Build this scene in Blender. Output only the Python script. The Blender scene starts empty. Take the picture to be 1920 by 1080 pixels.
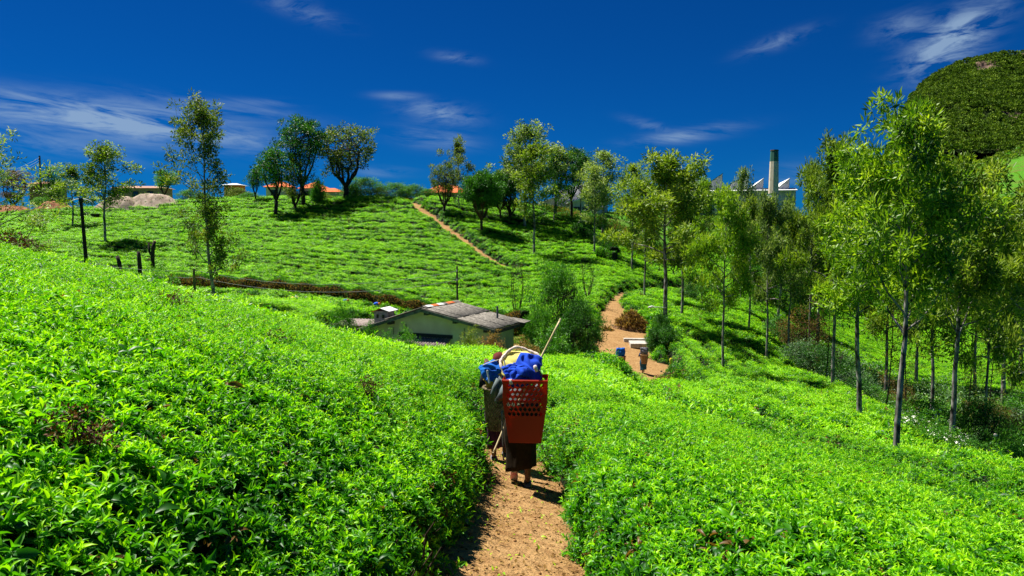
import bpy, math, random
import numpy as np
from mathutils import Vector, Matrix

R = math.radians
random.seed(7)
rng = np.random.default_rng(11)
S = bpy.context.scene
C = S.collection

# ------------------------------------------------------------------ camera
F = 1400.0
PITCH = math.atan(100 / 1400)
cd = bpy.data.cameras.new('camera')
cam = bpy.data.objects.new('camera', cd); C.objects.link(cam)
cd.lens = 36 * F / 1920; cd.sensor_width = 36
cd.clip_start = 0.05; cd.clip_end = 6000
cam.location = (0, 0, 0); cam.rotation_euler = (R(90) - PITCH, 0, 0)
S.camera = cam
S.view_settings.view_transform = 'Standard'; S.view_settings.look = 'None'
S.view_settings.gamma = 1; S.view_settings.use_curve_mapping = False
S.view_settings.exposure = 1.0

# ------------------------------------------------------------------ sun + sky
SUN_EL = R(62); sx, sy = -0.86, 0.51
sdir = Vector((sx * math.cos(SUN_EL), sy * math.cos(SUN_EL), math.sin(SUN_EL))).normalized()
sl = bpy.data.lights.new('sun', 'SUN'); sl.energy = 4.8; sl.angle = R(0.5); sl.color = (1, 0.95, 0.86)
so = bpy.data.objects.new('sun', sl); C.objects.link(so)
so.rotation_euler = sdir.to_track_quat('Z', 'Y').to_euler(); so.location = (0, 0, 60)

W = bpy.data.worlds.new('World'); S.world = W; W.use_nodes = True
nt = W.node_tree; nt.nodes.clear()
def nn(t, ty, **k):
    n = t.nodes.new(ty)
    for a, v in k.items(): setattr(n, a, v)
    return n
def mth(t, op, a, b=None, c=None, clamp=False):
    n = t.nodes.new('ShaderNodeMath'); n.operation = op; n.use_clamp = clamp
    for i, v in enumerate((a, b, c)):
        if v is None: continue
        if hasattr(v, 'node'): t.links.new(v, n.inputs[i])
        else: n.inputs[i].default_value = v
    return n.outputs[0]
def build_world():
    t = nt; L = t.links.new
    sky = nn(t, 'ShaderNodeTexSky', sky_type='NISHITA'); sky.sun_disc = False
    sky.sun_elevation = SUN_EL; sky.sun_rotation = math.atan2(sx, sy)
    sky.altitude = 1900; sky.air_density = 1.0; sky.dust_density = 0.5; sky.ozone_density = 3.0
    # a polarised, saturated rendering of the same sky over the whole dome
    tint = nn(t, 'ShaderNodeMix', data_type='RGBA', blend_type='MULTIPLY'); tint.inputs[0].default_value = 1
    L(sky.outputs[0], tint.inputs[6]); tint.inputs[7].default_value = (0.004, 0.122, 0.31, 1)
    tc = nn(t, 'ShaderNodeTexCoord'); sp = nn(t, 'ShaderNodeSeparateXYZ'); L(tc.outputs['Generated'], sp.inputs[0])
    az = mth(t, 'ARCTAN2', sp.outputs[0], sp.outputs[1]); el = mth(t, 'ARCSINE', sp.outputs[2])
    def streak(sa, se, rot, detail, off):
        cx = nn(t, 'ShaderNodeCombineXYZ')
        a2 = mth(t, 'MULTIPLY', az, sa)
        e2 = mth(t, 'MULTIPLY', mth(t, 'ADD', el, mth(t, 'MULTIPLY', az, rot)), se)
        L(a2, cx.inputs[0]); L(e2, cx.inputs[1]); cx.inputs[2].default_value = off
        n = nn(t, 'ShaderNodeTexNoise'); n.inputs['Scale'].default_value = 1; n.inputs['Detail'].default_value = detail
        n.inputs['Roughness'].default_value = 0.62; n.inputs['Distortion'].default_value = 0.5
        L(cx.outputs[0], n.inputs['Vector']); return n.outputs[0]
    n1 = streak(9, 60, 0.10, 9, 0.0); n2 = streak(22, 70, -0.12, 9, 4.0); n3 = streak(5, 16, 0.05, 7, 9.0)
    def blob(px, py, wx, wy, tilt, amp, fld):
        u = (px - 960) / F; v = (540 - py) / F
        d = Vector((u, math.cos(PITCH) + v * math.sin(PITCH), -math.sin(PITCH) + v * math.cos(PITCH))).normalized()
        a0 = math.atan2(d.x, d.y); e0 = math.asin(d.z)
        da = mth(t, 'SUBTRACT', az, a0)
        de = mth(t, 'SUBTRACT', mth(t, 'SUBTRACT', el, e0), mth(t, 'MULTIPLY', da, tilt))
        q = mth(t, 'ADD', mth(t, 'POWER', mth(t, 'ABSOLUTE', mth(t, 'DIVIDE', da, wx / F)), 2.0),
                mth(t, 'POWER', mth(t, 'ABSOLUTE', mth(t, 'DIVIDE', de, wy / F)), 2.0))
        g = mth(t, 'EXPONENT', mth(t, 'MULTIPLY', q, -1.0))
        s = mth(t, 'MULTIPLY', mth(t, 'SUBTRACT', fld, 0.38), 4.2, clamp=True)
        return mth(t, 'MULTIPLY', mth(t, 'MULTIPLY', g, s), amp)
    tot = None
    for b in [(50, 208, 200, 22, -0.10, 1.2, n1), (270, 230, 120, 24, -0.10, 1.7, n1), (430, 205, 120, 12, -0.1, .55, n1), (100, 272, 110, 14, -.12, .45, n1),
              (495, 192, 45, 6, 0, .5, n1), (555, 14, 60, 14, -.25, .45, n2), (470, 260, 60, 22, -0.3, .35, n1),
              (825, 212, 55, 16, -0.1, .8, n2), (815, 258, 60, 18, -0.1, .6, n1), (745, 180, 40, 6, 0, .5, n1), (855, 108, 36, 8, -0.1, .4, n2),
              (1280, 255, 80, 11, 0.12, .75, n1), (1225, 238, 40, 8, -0.3, .4, n2), (1458, 78, 48, 11, 0.25, .45, n2),
              (1690, 50, 36, 18, 0.1, .5, n2), (1770, 98, 46, 30, .35, 1.2, n2), (1805, 48, 50, 26, .3, .9, n2), (1500, 330, 60, 20, 0, .3, n1), (720, 322, 50, 8, 0, .4, n1)]:
        o = blob(*b); tot = o if tot is None else mth(t, 'ADD', tot, o)
    gen = mth(t, 'MULTIPLY', mth(t, 'SUBTRACT', n3, 0.60), 2.2, clamp=True)          # thin wisps all round the sky
    gen = mth(t, 'MULTIPLY', gen, n1)
    # (the same wisps thin out ahead, where the photograph's sky is clear)
    side = mth(t, 'SUBTRACT', mth(t, 'MULTIPLY', mth(t, 'ABSOLUTE', az), 1.4), 0.75, clamp=True)
    tot = mth(t, 'ADD', tot, mth(t, 'MULTIPLY', gen, side), clamp=True)
    mix = nn(t, 'ShaderNodeMix', data_type='RGBA'); L(mth(t, 'MULTIPLY', tot, 0.74), mix.inputs[0])
    L(tint.outputs[2], mix.inputs[6]); mix.inputs[7].default_value = (1.6, 2.3, 3.2, 1)
    bg = nn(t, 'ShaderNodeBackground'); bg.inputs[1].default_value = 0.1
    L(mix.outputs[2], bg.inputs[0]); o = nn(t, 'ShaderNodeOutputWorld'); L(bg.outputs[0], o.inputs[0])
build_world()

# ------------------------------------------------------------------ object helpers
def tag(o, label=None, cat=None, group=None, kind=None):
    if label: o['label'] = label
    if cat: o['category'] = cat
    if group: o['group'] = group
    if kind: o['kind'] = kind
    return o
def empty(name, loc, label, cat, group=None, rz=0):
    o = bpy.data.objects.new(name, None); C.objects.link(o)
    o.empty_display_size = 0.3; o.location = loc; o.rotation_euler = (0, 0, rz)
    return tag(o, label, cat, group)
def link(name, me, parent=None, mat=None):
    o = bpy.data.objects.new(name, me); C.objects.link(o)
    if parent: o.parent = parent
    if mat and not me.materials: me.materials.append(mat)
    return o
def mesh_np(name, V, Fc, mats=None, smooth=False, tint=None, mi=None):
    """V (n,3); Fc list of int arrays (m,k)."""
    me = bpy.data.meshes.new(name)
    V = np.asarray(V, dtype=np.float32)
    Fc = [np.asarray(f) for f in (Fc if isinstance(Fc, list) else [Fc])]
    Fc = [f for f in Fc if len(f)]
    me.vertices.add(len(V)); me.vertices.foreach_set('co', V.ravel())
    nl = sum(f.size for f in Fc); nf = sum(len(f) for f in Fc)
    me.loops.add(nl); me.polygons.add(nf)
    me.loops.foreach_set('vertex_index', np.concatenate([f.ravel() for f in Fc]).astype(np.int32) if nl else np.zeros(0, np.int32))
    starts = []; s = 0
    for f in Fc:
        starts.append(s + np.arange(len(f)) * f.shape[1]); s += f.size
    if nf: me.polygons.foreach_set('loop_start', np.concatenate(starts).astype(np.int32))
    if smooth and nf: me.polygons.foreach_set('use_smooth', np.ones(nf, bool))
    if mi is not None: me.polygons.foreach_set('material_index', np.asarray(mi, np.int32))
    me.update(calc_edges=True)
    if tint is not None:
        a = me.attributes.new('tint', 'FLOAT', 'POINT'); a.data.foreach_set('value', np.asarray(tint, np.float32))
    for m in (mats or []): me.materials.append(m)
    return me
class MB:
    def __init__(s): s.v = []; s.f = []; s.sm = False
    def add(s, vs, fs):
        b = len(s.v); s.v += [tuple(v) for v in vs]; s.f += [tuple(i + b for i in f) for f in fs]; return s
    def box(s, c, d, M=None, taper=1.0):
        x, y, z = [a / 2 for a in d]; t = taper
        vs = [(-x, -y, -z), (x, -y, -z), (x, y, -z), (-x, y, -z), (-x*t, -y*t, z), (x*t, -y*t, z), (x*t, y*t, z), (-x*t, y*t, z)]
        vs = [Vector(v) for v in vs]
        if M is not None: vs = [M @ v for v in vs]
        vs = [v + Vector(c) for v in vs]
        return s.add(vs, [(0, 3, 2, 1), (4, 5, 6, 7), (0, 1, 5, 4), (1, 2, 6, 5), (2, 3, 7, 6), (3, 0, 4, 7)])
    def quad(s, a, b, c, d, th=0.0):
        if th == 0: return s.add([a, b, c, d], [(0, 1, 2, 3)])
        a, b, c, d = map(Vector, (a, b, c, d)); n = (b - a).cross(d - a).normalized() * th
        return s.add([a, b, c, d, a - n, b - n, c - n, d - n], [(0, 1, 2, 3), (7, 6, 5, 4), (0, 4, 5, 1), (1, 5, 6, 2), (2, 6, 7, 3), (3, 7, 4, 0)])
    def tube(s, pts, rad, n=8, caps=True):
        pts = [Vector(p) for p in pts]; m = len(pts)
        rs = rad if hasattr(rad, '__len__') else [rad] * m
        vs = []; ref = Vector((0.13, 0.97, 0.2)).normalized()
        for i, p in enumerate(pts):
            d = (pts[min(i + 1, m - 1)] - pts[max(i - 1, 0)]).normalized()
            a = d.cross(ref)
            if a.length < .05: a = d.cross(Vector((1, 0, 0)))
            a.normalize(); b = d.cross(a)
            for k in range(n):
                t = 2 * math.pi * k / n; vs.append(p + (a * math.cos(t) + b * math.sin(t)) * rs[i])
        fs = []
        for i in range(m - 1):
            for k in range(n):
                k2 = (k + 1) % n; fs.append((i*n + k, i*n + k2, (i+1)*n + k2, (i+1)*n + k))
        if caps: fs += [tuple(range(n))[::-1], tuple(range((m-1)*n, m*n))]
        return s.add(vs, fs)
    def sheet(s, fn, nu, nv):
        vs = [fn(i / nu, j / nv) for j in range(nv + 1) for i in range(nu + 1)]
        return s.add(vs, [(j*(nu+1)+i, j*(nu+1)+i+1, (j+1)*(nu+1)+i+1, (j+1)*(nu+1)+i) for j in range(nv) for i in range(nu)])
    def mesh(s, name, mat, smooth=False):
        me = bpy.data.meshes.new(name); me.from_pydata(s.v, [], s.f); me.materials.append(mat)
        if smooth: me.polygons.foreach_set('use_smooth', [True] * len(me.polygons))
        me.update(); return me
    def build(s, name, mat, parent=None, smooth=False, bevel=0, solid=0, sub=0):
        o = link(name, s.mesh(name, mat, smooth), parent)
        if solid: m = o.modifiers.new('t', 'SOLIDIFY'); m.thickness = solid; m.offset = 0
        if bevel: m = o.modifiers.new('b', 'BEVEL'); m.width = bevel; m.segments = 2
        if sub: m = o.modifiers.new('s', 'SUBSURF'); m.levels = sub; m.render_levels = sub
        return o

# ------------------------------------------------------------------ numpy noise
def _h(ix, iy, s):
    n = (ix.astype(np.int64) * 374761393 + iy.astype(np.int64) * 668265263 + s * 974634777) & 0x7fffffff
    n = ((n ^ (n >> 13)) * 1274126177) & 0x7fffffff
    return ((n ^ (n >> 16)) & 0xffff) / 65535.0
def vnoise(x, y, s=0):
    x = np.asarray(x, float); y = np.asarray(y, float)
    ix = np.floor(x); iy = np.floor(y); fx = x - ix; fy = y - iy
    fx = fx * fx * (3 - 2 * fx); fy = fy * fy * (3 - 2 * fy)
    a = _h(ix, iy, s); b = _h(ix + 1, iy, s); c = _h(ix, iy + 1, s); d = _h(ix + 1, iy + 1, s)
    return (a + (b - a) * fx) * (1 - fy) + (c + (d - c) * fx) * fy
def fbm(x, y, o=4, s=0):
    r = 0; a = 1; t = 0
    for i in range(o):
        r = r + a * vnoise(x * 2**i, y * 2**i, s + i); t += a; a *= .5
    return r / t
def sstep(a, b, x): t = np.clip((x - a) / (b - a), 0, 1); return t * t * (3 - 2 * t)
def cells(x, y, s=0):
    """distance to the nearest of jittered lattice points (bush domes)"""
    ix = np.floor(x); iy = np.floor(y); best = np.full(np.shape(x), 9.0)
    for dx in (-1, 0, 1):
        for dy in (-1, 0, 1):
            jx = ix + dx; jy = iy + dy
            qx = jx + .15 + .7 * _h(jx, jy, s); qy = jy + .15 + .7 * _h(jx, jy, s + 5)
            best = np.minimum(best, (x - qx)**2 + (y - qy)**2)
    return np.sqrt(best)

# ------------------------------------------------------------------ terrain
def P(px, py, d):
    u = (px - 960) / F; v = (540 - py) / F; w = math.cos(PITCH) + v * math.sin(PITCH)
    return Vector((u * d / w, d, d * (-math.sin(PITCH) + v * math.cos(PITCH)) / w))
TAB = {
 0:    [(18, 468), (22, 478), (28, 530), (36, 600), (44, 610), (52, 590), (60, 560), (75, 505), (90, 455), (110, 408), (125, 386), (150, 395), (220, 400), (450, 410), (700, 420)],
 200:  [(18, 519), (22, 520), (28, 560), (36, 620), (44, 630), (52, 600), (60, 560), (75, 510), (90, 457), (110, 408), (125, 378), (150, 388), (220, 395), (450, 410), (700, 420)],
 440:  [(18, 583), (22, 580), (28, 590), (36, 610), (44, 592), (52, 569), (58, 560), (63, 545), (75, 515), (90, 465), (110, 405), (125, 367), (150, 376), (220, 390), (450, 410), (700, 420)],
 640:  [(18, 635), (22, 634), (28, 648), (36, 646), (44, 603), (52, 580), (58, 573), (63, 560), (75, 527), (90, 475), (110, 405), (125, 365), (150, 376), (220, 390), (450, 410), (700, 420)],
 800:  [(18, 677), (22, 672), (28, 666), (36, 660), (44, 660), (52, 640), (60, 597), (68, 572), (75, 545), (90, 485), (110, 405), (120, 368), (150, 376), (220, 390), (450, 410), (700, 420)],
 900:  [(18, 701), (22, 694), (28, 674), (36, 656), (44, 660), (52, 645), (60, 612), (70, 568), (75, 550), (90, 490), (110, 415), (122, 374), (150, 380), (220, 390), (450, 410), (700, 420)],
 985:  [(18, 720), (22, 708), (28, 690), (36, 673), (44, 662), (52, 635), (60, 600), (75, 550), (90, 500), (110, 430), (126, 378), (150, 382), (220, 390), (450, 410), (700, 420)],
 1120: [(18, 746), (22, 732), (28, 710), (36, 683), (44, 661), (52, 607), (58, 583), (68, 549), (75, 534), (90, 495), (110, 440), (130, 400), (150, 390), (220, 392), (450, 410), (700, 420)],
 1240: [(18, 770), (22, 760), (28, 748), (36, 722), (44, 666), (52, 622), (60, 591), (70, 563), (80, 545), (95, 515), (110, 480), (130, 430), (150, 402), (180, 392), (220, 392), (450, 410), (700, 420)],
 1400: [(18, 803), (22, 787), (28, 762), (36, 725), (44, 692), (52, 655), (60, 622), (75, 585), (90, 545), (110, 500), (150, 425), (180, 396), (220, 392), (450, 405), (700, 415)],
 1560: [(18, 832), (22, 812), (28, 780), (36, 742), (44, 712), (50, 722), (60, 716), (75, 680), (90, 645), (110, 605), (150, 530), (200, 430), (300, 410), (450, 400), (700, 390)],
 1700: [(18, 864), (22, 850), (28, 829), (34, 800), (39, 786), (46, 815), (60, 800), (75, 722), (90, 680), (110, 640), (150, 585), (220, 500), (320, 420), (450, 385), (700, 350)],
 1920: [(18, 908), (22, 890), (27, 872), (34, 905), (44, 885), (60, 800), (75, 735), (90, 690), (110, 648), (150, 590), (220, 480), (320, 380), (450, 325), (700, 268)],
 2300: [(18, 990), (22, 975), (30, 1000), (44, 950), (60, 860), (75, 780), (90, 720), (110, 670), (150, 590), (220, 470), (320, 370), (450, 310), (700, 240)],
 3200: [(18, 1150), (30, 1150), (44, 1050), (60, 920), (90, 750), (150, 600), (220, 470), (320, 370), (450, 310), (700, 240)],
 -400: [(18, 372), (25, 372), (36, 500), (52, 560), (75, 500), (90, 455), (110, 408), (125, 390), (220, 400), (450, 410), (700, 420)],
 -1300: [(18, 150), (25, 160), (36, 350), (52, 480), (75, 480), (90, 450), (125, 400), (220, 400), (450, 410), (700, 420)],
}
def nearz(x, y): return -0.7 - 0.16 * y - 0.26 * np.minimum(x, 0) - 0.20 * np.maximum(x, 0) + 0.0 * x
def pchip(xk, yk, x):
    xk = np.array(xk, float); yk = np.array(yk, float)
    h = np.diff(xk); dl = np.diff(yk) / h; m = np.zeros(len(xk))
    for i in range(1, len(xk) - 1):
        if dl[i-1] * dl[i] > 0:
            w1 = 2*h[i] + h[i-1]; w2 = h[i] + 2*h[i-1]
            m[i] = (w1 + w2) / (w1 / dl[i-1] + w2 / dl[i])
    m[0] = dl[0]; m[-1] = dl[-1]
    i = np.clip(np.searchsorted(xk, x) - 1, 0, len(xk) - 2); t = np.clip((x - xk[i]) / h[i], 0, 1)
    return ((1+2*t)*(1-t)**2)*yk[i] + t*(1-t)**2*h[i]*m[i] + t*t*(3-2*t)*yk[i+1] + t*t*(t-1)*h[i]*m[i+1]
LD = np.linspace(math.log(6), math.log(700), 420)
cols = sorted(TAB); UK = []; ZK = []
for c in cols:
    u = (c - 960) / F / 0.987
    pts = [(d, float(nearz(u * d, d))) for d in (6, 10, 14)] + [(d, P(c, py, d).z) for d, py in TAB[c]]
    UK.append(u); ZK.append(pchip([math.log(p[0]) for p in pts], [p[1] for p in pts], LD))
ZK = np.array(ZK); UF = np.linspace(UK[0], UK[-1], 700)
ZF = np.stack([pchip(UK, ZK[:, j], UF) for j in range(len(LD))], 1)
ker = np.exp(-np.linspace(-2, 2, 13)**2); ker /= ker.sum()
ZF = np.apply_along_axis(lambda r: np.convolve(np.pad(r, 6, 'edge'), ker, 'valid'), 0, ZF)
k2 = np.array([1, 2, 3, 2, 1]) / 9
ZF = np.apply_along_axis(lambda r: np.convolve(np.pad(r, 2, 'edge'), k2, 'valid'), 1, ZF)
def table(x, y):
    yy = np.maximum(y, 6.5); fu = np.clip((x / yy - UF[0]) / (UF[1] - UF[0]), 0, len(UF) - 1.001)
    fd = np.clip((np.log(yy) - LD[0]) / (LD[1] - LD[0]), 0, len(LD) - 1.001)
    i = fu.astype(int); j = fd.astype(int); a = fu - i; b = fd - j
    return (ZF[i, j]*(1-a) + ZF[i+1, j]*a)*(1-b) + (ZF[i, j+1]*(1-a) + ZF[i+1, j+1]*a)*b
def canopy0(x, y):
    x = np.asarray(x, float); y = np.asarray(y, float)
    t = sstep(9, 14, y); n = nearz(x, np.minimum(y, 30)); n = np.where(x > 14, np.maximum(n, -12), n)
    return n * (1 - t) + table(x, y) * t + .10 * (vnoise(x / 3.1, y / 3.1, 3) - .5) * sstep(3, 12, y) + .5 * (vnoise(x / 14, y / 14, 9) - .5) * sstep(14, 60, y)
_T2 = [(10, (2150 - 960) / F * 10 / .985), (12, 1000 / F * 12 / .985), (14, 800 / F * 14 / .985), (17, 600 / F * 17 / .985), (20, 460 / F * 20 / .985), (23, 370 / F * 23 / .985), (27, 285 / F * 27 / .985), (33, 260 / F * 33 / .985)]
_base0 = canopy0
def canopy0(x, y):
    # a terrace step runs down the right slope: the rows right of it stand lower
    x = np.asarray(x, float); y = np.asarray(y, float); s_ = x - np.interp(y, [p[0] for p in _T2], [p[1] for p in _T2]) + .35 * (vnoise(x * .5, y * .5, 71) - .5)
    return _base0(x, y) - .55 * sstep(.2, .9, s_) * (1 - sstep(2.5, 6.5, s_)) * sstep(7, 11, y) * (1 - sstep(28, 34, y))
HT = 0.9
def ground(x, y): return canopy0(x, y) - HT + .03 * (fbm(np.asarray(x, float) * 2.3, np.asarray(y, float) * 2.3, 3, 5) - .5)
def gz(x, y): return float(ground(np.array([x]), np.array([y]))[0])
def hit(px, py, off=0.0, d0=6, d1=600):
    ds = np.exp(np.linspace(math.log(d0), math.log(d1), 3000)); p = P(px, py, 1.0)
    z = canopy0(p.x * ds, ds) - HT + off; r = p.z * ds
    k = np.argmax(z >= r) if (z >= r).any() else len(ds) - 1
    d = ds[k]; return Vector((p.x * d, d, float(z[k] - off)))
def on(px, d, dz=0.0):
    x = (px - 960) / F * d / 0.985; return Vector((x, d, gz(x, d) + dz))

def seg_dist(x, y, pts):
    best = np.full(np.shape(x), 1e9)
    for (x0, y0), (x1, y1) in zip(pts[:-1], pts[1:]):
        dx, dy = x1 - x0, y1 - y0; t = np.clip(((x - x0)*dx + (y - y0)*dy) / (dx*dx + dy*dy + 1e-9), 0, 1)
        best = np.minimum(best, np.hypot(x - x0 - t*dx, y - y0 - t*dy))
    return best
def poly_sd(x, y, pts):
    ins = np.zeros(np.shape(x), bool); n = len(pts)
    for i in range(n):
        x0, y0 = pts[i]; x1, y1 = pts[(i + 1) % n]
        if y0 == y1: continue
        ins ^= ((y0 > y) != (y1 > y)) & (x < (x1 - x0) * (y - y0) / (y1 - y0) + x0)
    d = seg_dist(x, y, list(pts) + [pts[0]]); return np.where(ins, -d, d)
def W2(px, d): return ((px - 960) / F * d / 0.985, d)
PATH = [(0.0, -4), (0.0, 2), (0.03, 5.5), (0.14, 8), (0.14, 9.2), (-0.08, 10.6), (-0.15, 12.2), (.4, 14), (2.0, 16), (4.2, 19)]
PATH2 = [W2(1245, 46), W2(1290, 40), W2(1300, 37)]
YARD = [W2(1090, 37), W2(1118, 44), W2(1118, 60), W2(1128, 68), W2(1150, 74), W2(1165, 73), W2(1168, 68), W2(1178, 62), W2(1212, 59), W2(1218, 50), W2(1235, 45), W2(1256, 40), W2(1225, 37)]
PATH3 = [W2(1155, 73), W2(1172, 78), W2(1210, 84), W2(1262, 88), W2(1300, 96)]
_hp = [hit(px, py, .3) for px, py in ((758, 376), (795, 395), (830, 420), (870, 450), (915, 482), (962, 508))]
HPATH = [(p.x, p.y) for p in _hp]
ROAD = [W2(250, 63), W2(440, 60), W2(560, 60), W2(660, 60), W2(760, 61), W2(900, 60), W2(1010, 56)]
HOUSE = [W2(640, 37.5), W2(800, 37), W2(900, 37.5), W2(1000, 39), W2(1100, 40), W2(1110, 56), W2(1000, 60), W2(800, 58), W2(700, 55), W2(590, 46)]
GULLY = [W2(1440, 74), W2(1500, 57), W2(1560, 46.5), W2(1630, 42), W2(1700, 38.5), W2(1800, 33), W2(1920, 27), W2(2300, 22), W2(3200, 18), W2(3600, 60), W2(2300, 72), W2(1920, 72), W2(1700, 74), W2(1560, 84)]
def crest_y(x, y):
    u = x / np.maximum(y, 1)
    return np.interp(u, [-2, -.69, -.54, -.37, -.1, .02, .115, .2, .32, .45, 3], [122, 116, 119, 124, 122, 124, 116, 104, 130, 165, 190])
TH1 = [W2(1100, 37), W2(1125, 37.4), W2(1145, 36.4), W2(1160, 35)]
TH2 = [W2(1245, 27), W2(1330, 23), W2(1420, 20), W2(1560, 17), W2(1760, 14), W2(1960, 12)]
def tea_H(x, y):
    """height of the tea above the ground, and bare-earth / scrub weights"""
    x = np.asarray(x, float); y = np.asarray(y, float)
    wob = .16 * (fbm(x * 1.6, y * 1.6, 3, 21) - .5) * 2; u = x / np.maximum(y, 1)
    pd = seg_dist(x, y, PATH) + wob * .6; lft = x < np.interp(y, [p[1] for p in PATH], [p[0] for p in PATH])
    half = .54 - .26 * sstep(12, 16, y)
    m = sstep(half, half + .18, pd) * (np.where(lft, .50, .66) + np.where(lft, .50, .34) * sstep(half - .05, half + np.where(lft, 1.35, .7), pd))
    yd = poly_sd(x, y, YARD) + wob * 2; m = m * sstep(0, .4, yd)
    p3 = seg_dist(x, y, PATH3) + wob; m = m * sstep(1.0, 1.3, p3)
    p2 = seg_dist(x, y, PATH2) + wob; m = m * sstep(.35, .65, p2)
    hp = seg_dist(x, y, HPATH) + wob * 2; m = m * sstep(.95, 1.35, hp)
    rd = seg_dist(x, y, ROAD) + wob; m = m * sstep(.9, 1.3, rd)
    hs = poly_sd(x, y, HOUSE) + wob * 2; m = m * sstep(-.2, .3, hs)
    gl = poly_sd(x, y, GULLY) + wob * 3; m = m * sstep(0, .8, gl)
    cr = crest_y(x, y) - y + wob * 4; m = m * sstep(0, 1, cr)
    m = m * sstep(300, 260, y + 0 * x)
    # rows
    h = HT * np.ones_like(x)
    far = sstep(52, 60, y) + sstep(20, 30, y) * sstep(.28, .34, u) * 0
    wav = 1.4 * (fbm(x / 11, y / 11, 3, 31) - .5) + .35 * (vnoise(x / 1.7, y / 1.7, 8) - .5)
    v = (y + .10 * x + wav * 1.6) / 1.75; fr = np.abs(v - np.round(v)); rid = np.round(v)
    brk = vnoise(x / 5.5, rid * 7.3, 41)
    gap = (1 - sstep(.12, .25, fr)) * sstep(.18, .45, brk + .1 * (_h(rid, rid * 0, 3) - .5))
    big = (1 - sstep(.16, .3, fr)) * (_h(rid, rid * 0 + 1, 77) > .86)
    gap = np.maximum(gap * .72, big * 1.0)
    cell = cells(x / 1.9, y / 1.15, 7)
    h = h - far * gap * .78 - far * .24 * sstep(.35, .75, cell) * (1 - gap)
    nz = vnoise(x * 1.1, y * 1.1, 14)
    # contour rows on the right hand slope
    right = sstep(.12, .22, u) * (1 - far) * sstep(9, 14, y) + sstep(4.6, 5.0, x) * (1 - sstep(9, 14, y))
    right = np.clip(right, 0, 1)
    w = x + .5 * (fbm(x / 7, y / 7, 3, 33) - .5) + .3 * (vnoise(x / 1.3, y / 1.3, 2) - .5) - 5.5
    k = np.where(w > 1.0, w / 1.5, w / 2.2); f2 = np.abs(k - np.round(k)); r2 = np.round(k)
    g2 = (1 - sstep(.12, .30, f2)) * (r2 > -1) * sstep(.2, .42, vnoise(y / 4.0, r2 * 3.1, 51) + .35 * (r2 == 0))
    h = h - right * g2 * .80 - (1 - far) * sstep(12, 24, y) * .17 * sstep(.3, .8, cell)
    # holes and unevenness close by
    hole = .18 * sstep(.76, .9, vnoise(x * 1.15 + 3, y * 1.15, 62)) * (1 - sstep(10, 16, y))
    h = h - hole * .42 + .06 * (nz - .5) + .04 * (vnoise(x * 3, y * 3, 15) - .5)
    b1 = seg_dist(x, y, TH1); b2 = seg_dist(x, y, TH2)
    h = h + .45 * (1 - sstep(.45, .85, b1 + wob)) + .22 * (1 - sstep(.5, .9, b2 + wob)) - .35 * (1 - sstep(.1, .35, np.abs(b2 + wob - 1.15)))
    h = np.maximum(h, .12)
    dirt = np.maximum.reduce([1 - sstep(.42, .75, pd), 1 - sstep(0, .6, yd), 1 - sstep(1.1, 1.5, p3), 1 - sstep(.3, .6, p2), 1 - sstep(1.0, 1.5, hp), 1 - sstep(.8, 1.5, rd)])
    dirt = np.maximum(dirt, (1 - sstep(-.5, .5, poly_sd(x, y, [W2(945, 47), W2(1010, 46), W2(1020, 54), W2(945, 55)]))))
    grass = np.maximum.reduce([1 - sstep(0, .8, gl), 1 - sstep(0, 1, cr), (1 - sstep(-.2, .5, hs)), sstep(140, 300, y)])
    return h * m, np.clip(dirt, 0, 1), np.clip(grass, 0, 1), m

# ------------------------------------------------------------------ materials
def mat(name, base, rough=.8, spec=.3, build=None):
    m = bpy.data.materials.new(name); m.use_nodes = True; t = m.node_tree
    b = t.nodes['Principled BSDF']; b.inputs['Base Color'].default_value = (*base, 1)
    b.inputs['Roughness'].default_value = rough; b.inputs['Specular IOR Level'].default_value = spec
    if build: build(t, b)
    return m
def noisy(base, base2, scale=4, rough=.85, bump=.3, det=6, spec=.2, bdist=.02, name='surface', stretch=(1, 1, 1), lo=.35, hi=.65):
    def f(t, b):
        tc = nn(t, 'ShaderNodeTexCoord'); mp = nn(t, 'ShaderNodeMapping'); mp.inputs['Scale'].default_value = stretch
        t.links.new(tc.outputs['Object'], mp.inputs[0])
        n = nn(t, 'ShaderNodeTexNoise'); n.inputs['Scale'].default_value = scale; n.inputs['Detail'].default_value = det
        t.links.new(mp.outputs[0], n.inputs['Vector'])
        r = nn(t, 'ShaderNodeMapRange'); r.inputs[1].default_value = lo; r.inputs[2].default_value = hi
        t.links.new(n.outputs[0], r.inputs[0])
        mx = nn(t, 'ShaderNodeMix', data_type='RGBA'); mx.inputs[6].default_value = (*base, 1); mx.inputs[7].default_value = (*base2, 1)
        t.links.new(r.outputs[0], mx.inputs[0]); t.links.new(mx.outputs[2], b.inputs['Base Color'])
        if bump:
            bp = nn(t, 'ShaderNodeBump'); bp.inputs['Strength'].default_value = bump; bp.inputs['Distance'].default_value = bdist
            t.links.new(n.outputs[0], bp.inputs['Height']); t.links.new(bp.outputs[0], b.inputs['Normal'])
    return mat(name, base, rough, spec, f)
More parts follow.
